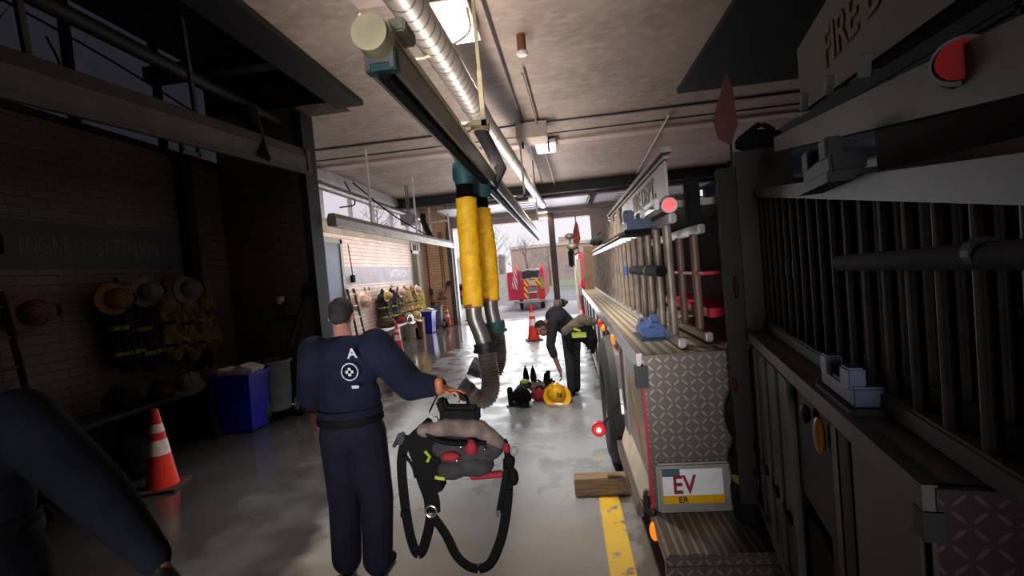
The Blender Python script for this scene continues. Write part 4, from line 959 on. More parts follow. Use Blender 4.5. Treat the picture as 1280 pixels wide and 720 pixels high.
    P('sign_rail', G().bb(.62, .68, 2.95, 6.6, 2.53, 2.56).bb(.63, .66, 2.95, 6.6, 2.49, 2.51), 'alu_matt')
    for k in range(4): P('sign_clip', G().box((.6, 3.1 + k * .55, 2.25), (.03, .04, .07), (.4, 0, 0), .005), 'white_paint')
    for k in range(11): P('roof_tool', G().cyl((.63, 5.3 + k * .22, 2.22), (.63, 5.35 + k * .22, 2.48 - (k % 3) * .05), .028, n=8), 'rung')
    P('round_light', G().cyl((.645, 2.92, 2.21), (.63, 2.88, 2.21), .045, n=24), 'white_paint', sm=True)
    P('round_light_lens', G().cyl((.63, 2.885, 2.21), (.627, 2.868, 2.21), .037, n=24), 'red_lamp', sm=True, lab='glowing red round tail lamp')
    # cab end
    P('cab_bulkhead', G().bb(.46, 1.3, 11.4, 11.9, 1.35, 2.36, .01), 'tan_box')
    P('cab', G().bb(TX - .06, XE, 12.0, 14.4, .4, 2.25, .04), 'red_paint')
    cw = P('cab_window', G().bb(TX - .07, TX - .05, 12.3, 13.2, 1.35, 2.0), 'black')
    P('cab_side_gear', G().bb(TX - .12, TX - .02, 11.95, 12.25, 1.2, 2.1).bb(TX - .16, TX - .05, 12.3, 12.4, .8, 1.9), 'cream_panel')
    P('cab_side_gear', G().bb(TX - .14, TX - .04, 12.05, 12.15, 1.5, 1.9), 'hivis')
    P('reflector', G().sph((TX - .05, 11.3, 1.5), (.03, .05, .08)).sph((TX - .05, 12.0, .7), (.03, .05, .08)), 'red_lens', sm=True)
    mr_ = P('mirror', G().box((.17, 11.7, 2.12), (.13, .1, .42), None, .03), 'black', sm=True)
    P('mirror_arm', G().cyl((.2, 11.7, 2.2), (.42, 12.1, 2.25), .015), 'dark_metal', mr_)
    P('front_wheel', G().cyl((TX - .05, 13.1, .5), (TX + .25, 13.1, .5), .5, n=32), 'rubber', sm=True)
    return t
MT['gold_dark'] = M('dark_gold_letter', (112, 84, 50), .5)
truck()
def ground_ladder(label, x, y0, y1, z0, z1, step, mat='rung', rail='alu', skip=0, loc0=None, rr=.028):
    t = thing('ladder', label, 'ladder', (x, y0, z0), 0, 'ladders racked on edge on the fire truck')
    L, H_ = y1 - y0, z1 - z0
    obj('rail', G().box((0, L / 2, H_ - .03), (.045, L, .06), None, .008), rail, t); obj('rail', G().box((0, L / 2, .03), (.045, L, .06), None, .008), rail, t)
    y = .2
    while y < L - .05:
        obj('rung', G().cyl((0, y, .05), (0, y, H_ - .05), rr, n=12), mat, t); y += step
    obj('label_tape', G().cyl((0, .2 + step * 6, H_ * .5), (0, .2 + step * 6, H_ * .5 + .1), rr + .003, n=12), 'blue_plastic', t)
    return t
ground_ladder('outer aluminium ladder standing on edge on the truck deck', .66, 2.95, 11.2, 1.36, 2.17, .36)
ground_ladder('second ladder racked just behind the outer one on the truck deck', .84, 3.1, 11.0, 1.36, 2.12, .36, 'brown_rung')  if False else None
mm('brown_rung', (118, 84, 74), .55, .1)
ground_ladder('brownish ladder racked behind the outer ladder on the truck deck', .86, 3.1, 11.0, 1.36, 2.1, .4, 'brown_rung')
def clamp(label, loc, m1, m2, s=1.0):
    t = thing('ladder_clamp', label, 'clamp', loc, 0, None, s)
    obj('clamp_base', G().box((0, 0, .0), (.16, .34, .07), None, .01), m1, t)
    obj('clamp_jaw', G().box((-.06, -.1, .06), (.07, .1, .08), None, .01), m1, t); obj('clamp_jaw', G().box((.05, .12, .06), (.06, .1, .07), None, .01), m1, t)
    obj('clamp_pad', G().box((0, 0, -.05), (.2, .4, .03), None, .005), m2, t)
    obj('clamp_lever', G().cyl((-.02, 0, .05), (-.08, -.15, .09), .012), 'silver', t)
clamp('blue clamp holding the foot of the outer ladder on the truck deck', (.58, 3.55, 1.40), 'blue_plastic', 'navy_plastic')
clamp('blue-black clamp gripping the top rail of the outer ladder', (.56, 3.75, 2.17), 'navy_plastic', 'black', 1.1)
hb = thing('pry_bar', 'thick black padded bar strapped level across the ladder rungs', 'bar', (.58, 3.0, 1.83))
obj('bar_sleeve', G().cyl((0, .0, 0), (0, 1.25, 0), .035, n=14).sph((0, 1.25, 0), .035), 'black', hb, True); obj('bar_strap', G().cyl((0, .4, 0), (0, .44, 0), .039, n=14), 'dark_metal', hb)
ck = thing('wheel_chock', 'long wooden timber block laid on the floor against the truck wheel', 'wheel chock', (.18, 4.02, 0))
obj('timber', G().box((0, 0, .07), (.5, .14, .14), (0, 0, .02), .006), 'wood', ck)
obj('end_grain', G().box((-.2503, 0, .07), (.004, .12, .12), (0, 0, .02)), 'tan_dark', ck)
mm('flag_red', (190, 110, 96), .8, 0, (150, 60, 56), 5)
fb = thing('antenna_flag', 'small red flag on a staff rising by the cab of the fire truck', 'flag', (.42, 14.0, 2.2))
obj('flag_staff', G().cyl((0, 0, 0), (0, 0, 1.15), .015, n=8), 'dark_metal', fb)
g = G().prism([(0, 1.05), (.06, .9), (.1, .5), (.02, .3), (-.12, .35), (-.1, .7)], 'y', -.02, .02)
obj('flag_cloth', g, 'flag_red', fb); 
ml = thing('marker_lamp_cluster', 'grey roof lamps above the truck cab beside the mirror', 'lamp', (.25, 13.0, 2.25))
obj('lamp_head', G().sph((0, 0, .2), (.16, .12, .1)).sph((-.05, .3, .5), (.14, .1, .09)), 'alu_matt', ml, True); obj('lamp_stem', G().cyl((0, 0, 0), (0, 0, .2), .03).cyl((-.05, .3, 0), (-.05, .3, .5), .02), 'dark_metal', ml)
lump('gear_bag', 'black rolled bag lying on top of the tan bulkhead of the fire truck', 'bag', (.95, 11.65, 2.36), (.3, .15, .15), 'black_fabric')
# coat hung on the tail of the truck
tc_ = thing('turnout_coat', 'dark turnout coat hanging at the fire truck tail, right of the number plate', 'turnout coat', (1.0, 2.8, .62), 0)
pr = [ell(0, (-.02, -.06, .35), (.17, .09, .22)), ell(0, (-.04, -.07, .1), (.15, .09, .2)), cap(0, (.12, -.06, .45), (.16, -.1, .05), .07, .055), cap(1, (.16, -.1, .03), (.15, -.12, -.08), .04, .03), cap(0, (-.1, -.05, -.05), (-.1, -.05, -.45), .08, .06)]
o = blend('coat_body', pr, ['near_black', 'near_dark', 'near_hivis', 'near_box'], tc_, .016, 3, noise=.03, nscale=10)
recolor(o, lambda c, i: 2 if (.02 < c.z < .07 and c.x < .05) else (3 if c.z > .42 else None))

#SECTION neartruck
def near_truck():
    t = thing('fire_truck', 'dark near fire truck body at the right edge, closest to the camera', 'fire truck', (.57, .85, 0), -math.radians(11.5))
    W = 1.9; L = 1.85; ZD = 1.49
    P = lambda n, g, m, par=t, sm=False, lab=None: obj(n, g, m, par, sm, lab)
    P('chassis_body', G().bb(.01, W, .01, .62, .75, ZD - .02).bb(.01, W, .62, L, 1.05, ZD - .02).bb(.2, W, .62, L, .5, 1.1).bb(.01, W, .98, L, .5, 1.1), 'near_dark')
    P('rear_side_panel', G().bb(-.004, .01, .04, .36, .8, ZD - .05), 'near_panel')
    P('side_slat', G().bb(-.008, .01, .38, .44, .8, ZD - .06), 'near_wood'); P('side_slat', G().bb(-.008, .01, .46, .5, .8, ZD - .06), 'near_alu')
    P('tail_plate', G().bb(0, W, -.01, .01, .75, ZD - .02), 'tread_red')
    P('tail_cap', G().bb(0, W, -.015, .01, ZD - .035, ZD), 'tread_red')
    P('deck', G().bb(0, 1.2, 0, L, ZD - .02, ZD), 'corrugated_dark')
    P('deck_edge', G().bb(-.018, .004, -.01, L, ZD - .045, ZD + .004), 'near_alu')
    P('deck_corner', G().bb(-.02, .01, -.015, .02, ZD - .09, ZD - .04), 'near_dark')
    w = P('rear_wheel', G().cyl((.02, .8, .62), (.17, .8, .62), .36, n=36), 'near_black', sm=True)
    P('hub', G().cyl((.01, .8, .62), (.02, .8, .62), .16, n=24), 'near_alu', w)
    P('side_marker', G().sph((-.01, .60, ZD - .13), (.015, .03, .055)), M('dim_amber', (120, 70, 20), .4), sm=True, lab='dull amber side lamp')  # amber lens colour darkened for shade
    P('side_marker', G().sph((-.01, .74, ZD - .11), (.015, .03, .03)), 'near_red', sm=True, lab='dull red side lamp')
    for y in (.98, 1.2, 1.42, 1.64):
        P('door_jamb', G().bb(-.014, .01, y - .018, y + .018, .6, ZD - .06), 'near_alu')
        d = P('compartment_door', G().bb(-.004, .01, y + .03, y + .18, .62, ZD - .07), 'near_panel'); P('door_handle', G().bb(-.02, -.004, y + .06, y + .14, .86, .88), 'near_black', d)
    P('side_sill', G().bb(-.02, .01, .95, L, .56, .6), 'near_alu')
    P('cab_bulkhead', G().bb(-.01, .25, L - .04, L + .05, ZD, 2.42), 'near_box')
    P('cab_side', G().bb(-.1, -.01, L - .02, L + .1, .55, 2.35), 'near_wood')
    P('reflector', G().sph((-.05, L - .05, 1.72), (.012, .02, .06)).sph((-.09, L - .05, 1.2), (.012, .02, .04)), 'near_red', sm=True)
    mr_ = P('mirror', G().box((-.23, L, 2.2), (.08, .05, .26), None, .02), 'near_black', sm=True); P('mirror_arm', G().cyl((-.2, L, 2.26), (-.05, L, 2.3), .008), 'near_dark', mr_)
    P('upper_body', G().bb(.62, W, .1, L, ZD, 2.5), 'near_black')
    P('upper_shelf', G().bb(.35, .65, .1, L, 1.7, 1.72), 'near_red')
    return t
nt_ = near_truck()
def on_near(x, y, z):
    a = -math.radians(11.5); return (.57 + x * math.cos(a) - y * math.sin(a), .85 + x * math.sin(a) + y * math.cos(a), z)
def near_ladder(label, x, y0, L, z0, H0, H1, step, rr, tape=None):
    t = thing('ladder', label, 'ladder', on_near(x, y0, z0), -math.radians(11.5), 'ladders racked on edge on the near truck')
    g = G().prism([(0, H0 - .04), (L, H1 - .04), (L, H1), (0, H0 + .03)], 'x', -.03, .03); obj('rail', g, 'near_alu', t)
    obj('rail', G().box((0, L / 2, .025), (.045, L, .05), None, .006), 'near_alu', t)
    y = .03; k = 0
    while y < L - .02:
        h = H0 + (H1 - H0) * y / L; r_ = obj('rung', G().cyl((0, y, .04), (0, y, h - .03), rr, n=12), 'near_rung', t)
        if tape and k in tape: obj('tape', G().cyl((0, y, h * .45), (0, y, h * .45 + .07), rr + .002, n=12), M('dim_blue', (34, 40, 70), .5), r_)  # tape blue lowered to paint in shade
        y += step; k += 1
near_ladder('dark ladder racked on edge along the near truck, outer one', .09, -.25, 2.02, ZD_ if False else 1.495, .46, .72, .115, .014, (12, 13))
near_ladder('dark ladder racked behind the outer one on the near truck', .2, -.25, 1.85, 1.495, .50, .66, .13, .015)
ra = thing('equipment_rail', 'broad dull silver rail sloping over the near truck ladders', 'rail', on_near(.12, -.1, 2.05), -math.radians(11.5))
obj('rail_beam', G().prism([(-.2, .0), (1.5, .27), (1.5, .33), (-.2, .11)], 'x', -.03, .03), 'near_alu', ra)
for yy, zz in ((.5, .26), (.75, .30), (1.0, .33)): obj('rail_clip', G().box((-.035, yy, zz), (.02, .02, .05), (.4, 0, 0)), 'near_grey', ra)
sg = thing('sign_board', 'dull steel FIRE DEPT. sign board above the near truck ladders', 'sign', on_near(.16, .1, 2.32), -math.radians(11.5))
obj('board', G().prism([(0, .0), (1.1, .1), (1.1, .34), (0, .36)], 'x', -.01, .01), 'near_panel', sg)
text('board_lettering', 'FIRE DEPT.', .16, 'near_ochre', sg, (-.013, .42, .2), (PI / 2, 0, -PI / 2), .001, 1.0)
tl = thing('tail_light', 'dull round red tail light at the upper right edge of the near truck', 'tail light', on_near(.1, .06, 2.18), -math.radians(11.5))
obj('bezel', G().cyl((0, 0, 0), (-.01, -.02, 0), .04, n=24), 'near_grey', tl, True); obj('lens', G().cyl((-.01, -.02, 0), (-.014, -.028, 0), .032, n=24), M('dim_red', (150, 14, 24), .3), tl, True)  # lens red lowered for painted dimness
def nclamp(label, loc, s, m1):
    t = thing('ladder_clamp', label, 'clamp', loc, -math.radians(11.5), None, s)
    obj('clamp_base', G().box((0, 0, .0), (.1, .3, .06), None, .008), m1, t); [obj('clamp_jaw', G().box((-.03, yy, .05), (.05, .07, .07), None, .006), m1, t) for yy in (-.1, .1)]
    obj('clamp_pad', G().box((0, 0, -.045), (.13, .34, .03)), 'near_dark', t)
MT['near_blue'] = M('dull_blue', (34, 46, 80), .5)  # clamp blue with shade put into the colour
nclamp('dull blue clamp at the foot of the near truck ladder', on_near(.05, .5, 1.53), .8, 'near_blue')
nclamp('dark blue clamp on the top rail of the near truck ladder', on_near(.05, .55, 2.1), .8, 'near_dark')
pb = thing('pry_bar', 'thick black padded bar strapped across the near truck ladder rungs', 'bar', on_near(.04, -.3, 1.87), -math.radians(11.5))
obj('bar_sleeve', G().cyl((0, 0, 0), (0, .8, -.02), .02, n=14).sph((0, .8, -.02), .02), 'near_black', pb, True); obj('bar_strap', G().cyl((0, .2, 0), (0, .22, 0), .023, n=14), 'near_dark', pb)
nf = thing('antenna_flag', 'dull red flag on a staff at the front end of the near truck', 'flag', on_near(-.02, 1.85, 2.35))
obj('flag_staff', G().cyl((0, 0, 0), (0, 0, .5), .006, n=8), 'near_dark', nf); obj('flag_cloth', G().prism([(0, .5), (.03, .4), (.04, .22), (0, .12), (-.06, .16), (-.08, .26), (-.03, .4)], 'y', -.006, .006), M('dim_flag', (92, 44, 40), .8), nf)  # flag red darkened to stand for shade
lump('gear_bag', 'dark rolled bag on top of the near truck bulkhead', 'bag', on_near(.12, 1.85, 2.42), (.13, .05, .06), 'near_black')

#SECTION people
def hand_prims(tg, w, d, n, side, curl=.9, s=1.0):
    """w wrist, d pointing direction, n palm normal (fingers curl toward it), side = towards the thumb"""
    w, d, n, side = V(w), V(d).normalized(), V(n).normalized(), V(side).normalized()
    pr = []
    for k in range(4):
        o = side * ((1.5 - k) * .021 * s)
        pr.append(cap(tg, w + d * .02 * s + o * .6, w + d * .085 * s + o, .017 * s, .0125 * s))
        L = (.078, .086, .08, .062)[k] * s; b = w + d * .088 * s + o; a1 = curl * .5; a2 = curl * 1.1; a3 = curl * 1.7
        p1 = b + (d * math.cos(a1) + n * math.sin(a1)) * L * .45; p2 = p1 + (d * math.cos(a2) + n * math.sin(a2)) * L * .33; p3 = p2 + (d * math.cos(a3) + n * math.sin(a3)) * L * .25
        pr += [cap(tg, b, p1, .0100 * s, .0092 * s), cap(tg, p1, p2, .0092 * s, .0085 * s), cap(tg, p2, p3, .0085 * s, .0075 * s)]
    t0 = w + d * .025 * s + side * .03 * s; t1 = t0 + (d * .6 + side * .7 + n * .3).normalized() * .04 * s; t2 = t1 + (d * .85 + side * .1 + n * .5).normalized() * .035 * s
    pr += [cap(tg, t0, t1, .014 * s, .0115 * s), cap(tg, t1, t2, .0115 * s, .0095 * s)]
    return pr
def head_prims(tg, c, fwd, up, s=1.0):
    c, f, u = V(c), V(fwd).normalized(), V(up).normalized(); u = (u - f * u.dot(f)).normalized(); r = f.cross(u)
    m = Matrix((r, f, u)).transposed(); e = m.to_euler()
    E = lambda o, rad: ell(tg, c + m @ V(o) * s, V(rad) * s, tuple(e))
    return [E((0, -.01, .02), (.076, .095, .09)), E((0, .025, -.055), (.058, .062, .055)), E((0, .05, -.085), (.03, .03, .022)), E((0, .095, -.02), (.011, .017, .022)), E((0, .088, .0), (.008, .01, .03)),
            E((.078, -.005, -.012), (.01, .02, .03)), E((-.078, -.005, -.012), (.01, .02, .03)), E((0, .08, .03), (.05, .015, .012)), E((0, .078, -.062), (.025, .012, .008))], m
def face_parts(parent, c, m, s=1.0, hair='hair'):
    c = V(c)
    for x in (-.03, .03):
        e_ = obj('eye', G().sph(c + m @ V((x, .083, .004)) * s, .011 * s, n=10), 'paper', parent, True); obj('iris', G().sph(c + m @ V((x, .092, .004)) * s, .0055 * s, n=8), 'black', e_, True)
        obj('eyebrow', G().box(c + m @ V((x, .094, .026)) * s, (.03 * s, .006 * s, .006 * s), m), hair, parent)
    obj('mouth', G().box(c + m @ V((0, .09, -.058)) * s, (.04 * s, .006 * s, .005 * s), m), 'red_cloth', parent)
    pr = [ell(0, c + m @ V((0, -.022, .04)) * s, V((.083, .092, .082)) * s, tuple(m.to_euler())), ell(0, c + m @ V((0, -.06, -.01)) * s, V((.072, .05, .07)) * s, tuple(m.to_euler()))]
    blend('hair', pr, [hair], parent, .008, 3)

def near_man(loc, label, mats, mark, rz=0, full=True, voxel=.008, pose=None, hx=-.05, mdx=0.025, mdz=.07):
    t = thing('person', label, 'person', loc, rz)
    sR, sL = V((.20, .03, 1.50)), V((-.20, .0, 1.50)); eR = V((.39, .10, 1.22)); wR = V((.615, .02, 1.215)); eL = V((-.30, .06, 1.20)); wL = V((-.22, .26, 1.05))
    if pose: eR, wR = V(pose[0]), V(pose[1])
    hR, hL = V((.09, .02, .95)), V((-.09, .0, .95)); kR, kL = V((.11, .04, .50)), V((-.11, .03, .50)); aR, aL = V((.10, -.02, .09)), V((-.12, .0, .09))
    pr = [ell(0, (0, .0, 1.38), (.225, .14, .21)), ell(0, (0, .005, 1.18), (.215, .14, .22)), ell(1, (0, .0, .98), (.21, .145, .16)), cap(0, (-.17, 0, 1.5), (.17, .02, 1.5), .08, .085),
          ell(0, (0, .01, 1.53), (.12, .08, .06)), cap(2, (0, .02, 1.53), (-.03, .07, 1.63), .06, .055),
          cap(0, sR, eR, .12, .105), cap(0, eR, wR - (wR - eR) * .12, .105, .062), cap(2, wR - (wR - eR) * .14, wR, .032, .029),
          cap(0, sL, eL, .105, .085), cap(0, eL, wL, .085, .052),
          cap(1, hR, kR, .125, .105), cap(1, kR, aR + V((0, 0, .03)), .105, .095), cap(1, hL, kL, .125, .105), cap(1, kL, aL + V((0, 0, .03)), .105, .095)]
    dR = (wR - eR).normalized()
    pr += hand_prims(3, wR, dR + V((0, 0, -.18)), V((0, 0, -1)), V((.1, -1, .15)), 1.15, 1.05)
    pr += hand_prims(3, wL, (wL - eL).normalized(), V((.8, 0, -.3)), V((0, .1, 1)), .6, 1.0)
    hp, m = head_prims(2, (hx, .12, 1.71), (-.2, 1, -.38), (0, .25, 1)); pr += hp
    b = blend('body', pr, mats, t, voxel, 5)
    face_parts(b, (hx, .12, 1.71), m)
    for a, s_ in ((aR, 1), (aL, -1)):
        blend('boot', [cap(0, a + V((0, 0, .04)), a + V((0, 0, -.03)), .055, .055), cap(0, a + V((0, .0, -.045)), a + V((s_ * .02, .17, -.05)), .046, .038)], ['black'], t, .01, 3)
    obj('belt', G().lathe([(.212, 0), (.219, .01), (.219, .04), (.212, .05)], (0, .0, 1.03), 32, 1, .76), 'black', t, True)
    obj('shirt_hem', G().lathe([(.21, .0), (.218, .02), (.212, .05)], (0, .0, 1.075), 32, 1, .74), mats[0], t, True)
    obj('cuff', G().cyl(wR - dR * .045, wR - dR * .02, .053, .05, n=20), mats[0], t, True)
    # back print: end letter, round emblem, short bar
    text('back_letter', 'A', .085, mark, t, (.10 + mdx, -.152, 1.42 + mdz), (PI / 2, 0, .16), .002)
    obj('back_emblem', G().tube([(.075 + mdx + .052 * math.cos(a), -.156, 1.31 + mdz + .052 * math.sin(a)) for a in [2 * PI * k / 24 for k in range(25)]], .004, 6).box((.075 + mdx, -.156, 1.31 + mdz), (.05, .006, .018)).box((.075 + mdx, -.156, 1.31 + mdz), (.018, .006, .05)), mark, t)
    obj('back_bar', G().box((.10 + mdx, -.15, 1.215 + mdz), (.045, .006, .018)), mark, t)
    return t
mm('print_white', (190, 190, 198), .7); mm('print_dim', (80, 80, 86), .7); mm('near_navy', (19, 20, 27), .9, 0, (12, 13, 19), 5, .3, spec=.1); mm('glove_brown', (158, 92, 56), .6, 0, (120, 62, 34), 12, .4)  # near person's shirt and print colours hold painted shade
near_man((-1.46, 2.95, .07 - .07), 'firefighter in navy seen from behind, holding out a breathing pack', ['navy', 'navy_dark', 'skin', 'skin'], 'print_white')
nm = near_man((-2.36, 1.6, 0), 'person in dark shirt at the bottom left corner, only shoulder and arm visible', ['near_navy', 'near_navy', 'skin_far', 'near_wood'], 'print_dim', 0, False, .012, ((.45, .08, 1.17), (.74, .03, .90)), -.16, .07, -.06)
gl = thing('work_glove', 'brown leather work glove gripped over the outstretched hand of the near firefighter', 'glove', (-.82, 2.86, 1.215))
blend('glove_body', hand_prims(0, (0, 0, 0), (1, -.15, .05), (.1, 0, -1), (0, -1, .3), .35, .95) + [cap(0, (.0, -.02, .0), (.0, -.02, .06), .026, .028)], ['leather'], gl, .007, 4)

def pack():
    t = thing('breathing_pack', 'firefighter breathing apparatus harness with grey pads, red pouches and dangling black straps', 'harness pack', (-.72, 2.82, .85))
    # frame plate and handle block
    obj('back_frame', G().prism([(-.33, .1), (-.2, .2), (-.12, .16), (-.12, -.22), (-.24, -.26), (-.27, -.1)], 'y', -.05, .05), 'black', t)
    obj('carry_handle', G().box((.02, .0, .23), (.24, .1, .1), (0, .06, 0), .02).box((-.08, .0, .28), (.06, .08, .1), (0, -.3, 0), .015), 'black', t)
    blend('padded_strap', [cap(0, (-.2, -.04, .15), (-.05, -.05, .17), .045, .055), cap(0, (-.05, -.05, .17), (.14, -.04, .14), .055, .055), cap(0, (.14, -.04, .14), (.24, -.03, .05), .055, .045)], ['pack_cloth'], t, .01, 4, noise=.015, nscale=14)
    blend('waist_pad', [cap(0, (-.1, .0, .04), (.2, .0, .02), .08, .075), ell(0, (.08, -.03, -.08), (.13, .07, .07)), ell(0, (-.05, -.02, -.1), (.1, .07, .06))], ['charcoal_cloth'], t, .01, 4, noise=.025, nscale=12)
    for c_, r_ in (((.09, -.085, .05), (.04, .035, .05)), ((-.04, -.085, .0), (.06, .03, .03))): blend('red_pouch', [ell(0, c_, r_)], ['red_cloth'], t, .008, 3, noise=.01, nscale=16)
    blend('red_lining', [cap(0, (.07, -.04, -.145), (.24, -.03, -.14), .022, .022)], ['red_cloth'], t, .008, 3); blend('red_pouch', [ell(0, (.29, -.04, .02), (.025, .03, .03))], ['red_cloth'], t, .008, 3)
    blend('regulator', [ell(0, (.3, -.03, -.06), (.035, .035, .05)), ell(0, (.315, -.03, -.16), (.032, .03, .055)), cap(0, (.28, -.02, .05), (.3, -.03, -.1), .02, .02)], ['black'], t, .008, 3)
    obj('regulator_ring', G().tube([(.335 + .02 * math.cos(a), -.05, -.0 + .025 * math.sin(a)) for a in [2 * PI * k / 16 for k in range(17)]], .005, 6), 'silver', t, True)
    def strap(name, pts, w=.024, m_='black', dr_=(1, 0, 0)): obj(name, G().tube(smooth_path(pts, 8), w, 8, (dr_, .16)), m_, t, True)
    strap('grab_loop', [(-.17, .0, .25), (-.13, .09, .325), (-.04, .11, .345), (.04, .08, .32), (.08, 0, .26)], .022, 'black', (0, 1, 0))
    strap('shoulder_strap', [(-.25, -.02, .12), (-.24, -.03, -.1), (-.2, -.03, -.27), (-.2, -.03, -.36)], .05)
    obj('ring_buckle', G().tube([(-.205 + .034 * math.cos(a), -.045, -.345 + .034 * math.sin(a)) for a in [2 * PI * k / 20 for k in range(21)]], .007, 8), 'silver', t, True)
    strap('left_strap', [(-.32, -.02, .12), (-.36, -.03, -.02), (-.37, -.03, -.2), (-.36, -.03, -.45), (-.33, -.03, -.6), (-.29, -.03, -.6), (-.24, -.03, -.48), (-.21, -.04, -.38)], .031)
    strap('lower_loop', [(-.2, -.04, -.37), (-.13, -.03, -.5), (-.07, -.03, -.64), (.02, -.03, -.71), (.12, -.03, -.69), (.2, -.03, -.55), (.25, -.03, -.38), (.28, -.03, -.2), (.29, -.03, -.05)], .03)
    strap('short_strap', [(.28, -.05, -.1), (.24, -.06, -.25), (.21, -.06, -.36)], .016)
    obj('strap_tip', G().cyl((.212, -.06, -.34), (.206, -.06, -.38), .012, n=10), 'silver', t)
    obj('slide_buckle', G().box((-.368, -.04, -.36), (.06, .02, .045), (0, .1, 0), .005).box((.272, -.04, -.25), (.055, .02, .04), (0, -.2, 0), .005), 'black', t)
    obj('side_buckle', G().tube([(-.33, -.03, .14), (-.37, -.04, .1), (-.4, -.04, .06)], .012, 8).box((-.36, -.03, .1), (.05, .03, .07), (0, .5, 0), .008), 'dark_metal', t)
    strap('hook_strap', [(-.37, -.02, -.02), (-.33, -.05, .0), (-.29, -.05, -.06), (-.28, -.04, -.14)], .011)
    obj('lime_tag', G().tube([(-.2, -.06, .03), (-.17, -.07, -.0), (-.19, -.07, -.03)], .01, 6).box((-.12, -.07, -.13), (.06, .02, .02), (0, .2, 0)), 'hivis', t)
    obj('air_tube', G().tube(smooth_path([(-.2, -.06, .16), (-.1, -.09, .1), (.02, -.1, .08), (.18, -.08, .07)], 6), .016, 8), 'black', t, True)
    for x, z in ((.03, .06), (.17, .04), (.0, -.02)): obj('snap_stud', G().sph((x, -.1, z), .009, n=10), 'silver', t, True)
    obj('gauge', G().cyl((-.12, -.05, .22), (-.12, -.07, .22), .018, n=16), 'grey_metal', t, True)
pack()

def bender():
    t = thing('person', 'firefighter in dark clothes bending over to pick up gear beside the fire truck', 'person', (-.1, 7.1, 0))
    # local: x right, -y to camera; pelvis at right, head lower left
    pel = V((.13, .1, .93)); che = V((-.08, .0, 1.20)); nek = V((-.2, -.06, 1.17)); hd = V((-.31, -.12, 1.05))
    sR = V((-.13, -.16, 1.14)); eR = V((-.20, -.17, .80)); wR = V((-.09, -.17, .42)); sL = V((-.02, .14, 1.2)); eL = V((.16, -.02, 1.0)); wL = V((.30, -.14, .83))
    pr = [ell(0, pel, (.17, .16, .15)), cap(0, pel + V((-.02, 0, .05)), che, .15, .16), ell(0, che, (.17, .2, .15)), cap(0, sR, sL, .085, .085), cap(1, nek + V((.05, .02, .0)), nek + V((-.06, -.03, -.06)), .055, .05),
          cap(0, sR, eR, .085, .066), cap(0, eR, eR.lerp(wR, .35), .066, .06), cap(1, eR.lerp(wR, .3), wR, .043, .03), cap(0, sL, eL, .08, .06), cap(0, eL, wL, .06, .05),
          cap(0, (.07, .0, .9), (.06, -.06, .48), .105, .075), cap(0, (.06, -.06, .48), (.05, .0, .1), .075, .062), cap(0, (.16, .16, .9), (.14, .14, .48), .105, .075), cap(0, (.14, .14, .48), (.13, .2, .1), .075, .062)]
    pr += hand_prims(1, wR, V((.15, -.1, -1)), V((-1, 0, .1)), V((0, -1, 0)), .7, 1.0)
    pr += hand_prims(2, wL, V((.5, -.4, -.8)), V((-1, 0, 0)), V((0, -1, 0)), .8, 1.05)
    hp, m = head_prims(1, hd, (-.55, -.5, -.65), (-.75, -.1, .6)); pr += hp
    b = blend('body', pr, ['black_navy', 'skin_far', 'black'], t, .01, 5)
    face_parts(b, hd, m)
    for x, y in ((.05, .0), (.13, .2)): blend('boot', [cap(0, (x, y, .13), (x, y, .06), .06, .055), cap(0, (x, y, .045), (x - .15, y - .06, .04), .045, .038)], ['black'], t, .012, 3)
    return t
mm('black_navy', (26, 25, 34), .85, 0, (18, 17, 24), 6, .3); mm('olive_coat', (104, 92, 74), .85, 0, (74, 64, 52), 9, .5)
bender()
cb = thing('turnout_coat', 'folded olive turnout coat with lime bands carried under the bending firefighter\'s arm', 'turnout coat', (.12, 6.92, .98))
pr = [cap(0, (-.2, -.05, .02), (.05, -.06, .16), .06, .09), cap(0, (.05, -.06, .16), (.24, -.02, .12), .09, .05), ell(1, (.02, -.04, -.02), (.2, .1, .14)), ell(1, (.16, -.04, -.12), (.1, .09, .14)), cap(1, (.2, -.05, -.15), (.17, -.06, -.3), .05, .03), cap(1, (-.16, -.05, -.06), (-.12, -.07, -.28), .06, .035)]
o = blend('coat_body', pr, ['olive_coat', 'black', 'hivis'], cb, .012, 3, noise=.03, nscale=12)
recolor(o, lambda c, i: 2 if (c.y < -.05 and (-.1 < c.x < .1 and -.04 < c.z < .0)) else None)
obj('reflective_band', G().box((.0, -.145, -.05), (.2, .012, .045), (0, .02, 0), .004).box((-.02, -.145, .04), (.1, .012, .03), (0, .4, 0), .004), 'hivis', cb)
ap = thing('air_cylinder', 'grey air cylinder strapped on the back of the bending firefighter', 'air tank', (-.11, 7.15, 1.34), math.radians(55)); ap.scale = (.8, .8, .9)
obj('tank', G().lathe([(0, -.16), (.04, -.155), (.065, -.13), (.07, .1), (.05, .14), (.02, .16), (0, .16)], (0, 0, .05), 20, rot=Matrix.Rotation(PI / 2, 3, 'Y')), 'grey_cloth', ap, True)
obj('valve', G().cyl((.15, 0, .05), (.2, 0, .05), .025).box((.2, 0, .05), (.03, .05, .05)), 'dark_metal', ap); obj('strap', G().cyl((-.02, 0, .05), (.02, 0, .05), .074, n=20), 'black', ap)

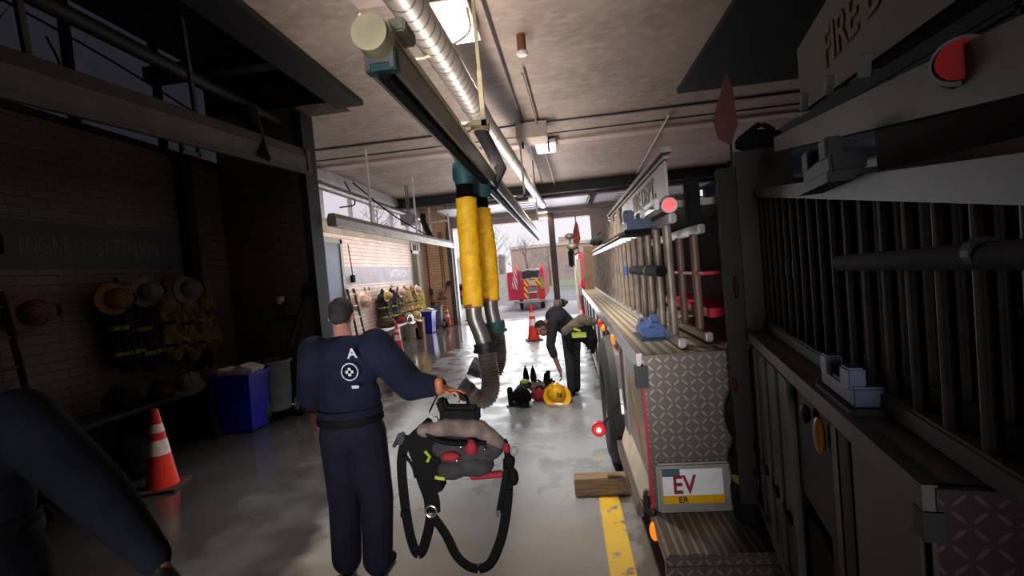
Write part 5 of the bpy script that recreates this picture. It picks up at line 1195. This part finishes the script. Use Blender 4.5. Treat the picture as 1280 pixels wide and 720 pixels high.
#SECTION floorgear
h = thing('fire_helmet', 'glossy yellow helmet numbered 06 lying on the floor at the bending firefighter\'s hand', 'helmet', (-.27, 6.85, .12), 0)
h.rotation_euler = (math.radians(62), math.radians(6), math.radians(100)); h.rotation_euler = (math.radians(30), math.radians(-14), math.radians(15)); h.scale = (1.15,) * 3; h.location = (-.27, 6.85, .1)
helmet_parts(h, 'yellow_gloss', 'black')
h2 = h
num = text('helmet_number', '06', .09, 'black', None, (-.22, 6.665, .135), (PI / 2 - .25, 0, .1), .002)
bpy.context.view_layer.update(); mw = num.matrix_world.copy(); num.parent = h; num.matrix_parent_inverse = h.matrix_world.inverted()
lump('gear_bag', 'red harness pouch lying left of the yellow helmet', 'bag', (-.52, 7.0, 0), (.14, .14, .1), 'red_cloth')
lump('folded_hood', 'grey cloth hood lying behind the red pouch', 'hood', (-.56, 7.15, .1), (.13, .1, .08), 'grey_cloth', .4)
mk = thing('face_mask', 'black breathing mask with a lime top in the pile of floor gear', 'mask', (-.72, 7.0, .24))
blend('mask_shell', [ell(0, (0, 0, 0), (.09, .07, .07)), ell(1, (-.01, -.01, .04), (.075, .06, .04))], ['black', 'hivis'], mk, .008, 3); obj('mask_visor', G().sph((.01, -.04, -.01), (.06, .045, .04)), 'dark_metal', mk, True)
lump('gear_bag', 'black folded harness at the left of the floor gear pile', 'bag', (-.78, 6.9, 0), (.14, .15, .13), 'black', 0, strapm='grey_cloth')
gv = thing('work_glove', 'black work glove standing fingers-up on the floor gear pile', 'glove', (-.42, 7.25, .16))
blend('glove_body', hand_prims(0, (0, 0, -.02), (.1, .0, 1), (0, -1, 0), (1, 0, .2), .2, 1.35) + [cap(0, (0, 0, -.12), (0, 0, -.02), .05, .035)], ['black'], gv, .009, 3)
boots('black boot lying at the left end of the floor gear pile', (-.92, 6.72, 0), 1.5, 'black', .75)
boots('second black boot lying next to the left end of the floor gear pile', (-.76, 6.66, 0), 1.2, 'black', .65)
for k, (x, y) in enumerate(((-.83, 8.3), (-.70, 8.28))):
    t = thing('bottle', 'slim dark bottle on the floor behind the gear pile, %s one of the pair' % ('left', 'right')[k], 'bottle', (x, y, 0), 0, 'dark bottles on the floor')
    obj('bottle_body', G().lathe([(0, 0), (.05, 0), (.055, .03), (.052, .1), (.03, .2), (.014, .23)], n=20), 'black', t, True); obj('bottle_cap', G().cyl((0, 0, .225), (0, 0, .26), .016, n=12), 'teal', t, True)

#SECTION light
def area(name, loc, rot, sx, sy, power, spread, col=(1, 1, 1)):
    L = bpy.data.lights.new(name, 'AREA'); L.shape = 'RECTANGLE'; L.size = sx; L.size_y = sy; L.energy = power; L.spread = math.radians(spread); L.color = col
    o = bpy.data.objects.new(name, L); COL.objects.link(o); o.location = loc; o.rotation_euler = rot; return o
area('daylight_rear_door', (-.8, YB - .05, 1.5), (PI / 2 + .04, 0, 0), 1.8, 2.2, 34, 42, (.96, .97, 1))  # unseen fill lamp added behind the camera; no door known there
area('daylight_front_door', (-1.6, YD + .5, 2.0), (-PI / 2, 0, 0), 5.4, 3.6, 260, 150, (.92, .95, 1))
L = bpy.data.lights.new('soft_sun', 'SUN'); L.energy = 2.0; L.angle = math.radians(50); o = bpy.data.objects.new('soft_sun', L); COL.objects.link(o); o.rotation_euler = (math.radians(38), 0, math.radians(-12))
area('left_rail_wall_wash', (-4.15, 13.0, 3.02), (math.radians(0), math.radians(62), 0), .08, 9.0, 95, 160, (1, .9, .82))  # lamp added to brighten the far gear wall, not a rail fixture
area('rail_uplight', (-.83, 9.5, 3.26), (PI, 0, 0), .12, 13, 150, 165, (1, .9, .82))  # lamp added to brighten the ceiling; the rail carries no light

w = bpy.data.worlds.new('overcast'); S.world = w; w.use_nodes = True; nt = w.node_tree; bg = nt.nodes['Background']
tc = node(nt, 'ShaderNodeTexCoord'); nz = node(nt, 'ShaderNodeTexNoise'); nz.inputs['Scale'].default_value = 2
nt.links.new(tc.outputs['Generated'], nz.inputs['Vector']); mx = node(nt, 'ShaderNodeMix', data_type='RGBA')
mx.inputs['A'].default_value = (.80, .78, .84, 1); mx.inputs['B'].default_value = (.90, .87, .90, 1); nt.links.new(nz.outputs['Fac'], mx.inputs['Factor']); nt.links.new(mx.outputs['Result'], bg.inputs['Color'])
bg.inputs['Strength'].default_value = 1.1
S.view_settings.view_transform = 'Standard'; S.view_settings.look = 'None'; S.view_settings.gamma = 1; S.view_settings.use_curve_mapping = False
S.view_settings.exposure = 0.0
S.cycles.use_denoising = True; S.cycles.max_bounces = 8; S.cycles.diffuse_bounces = 4; S.cycles.sample_clamp_indirect = 4
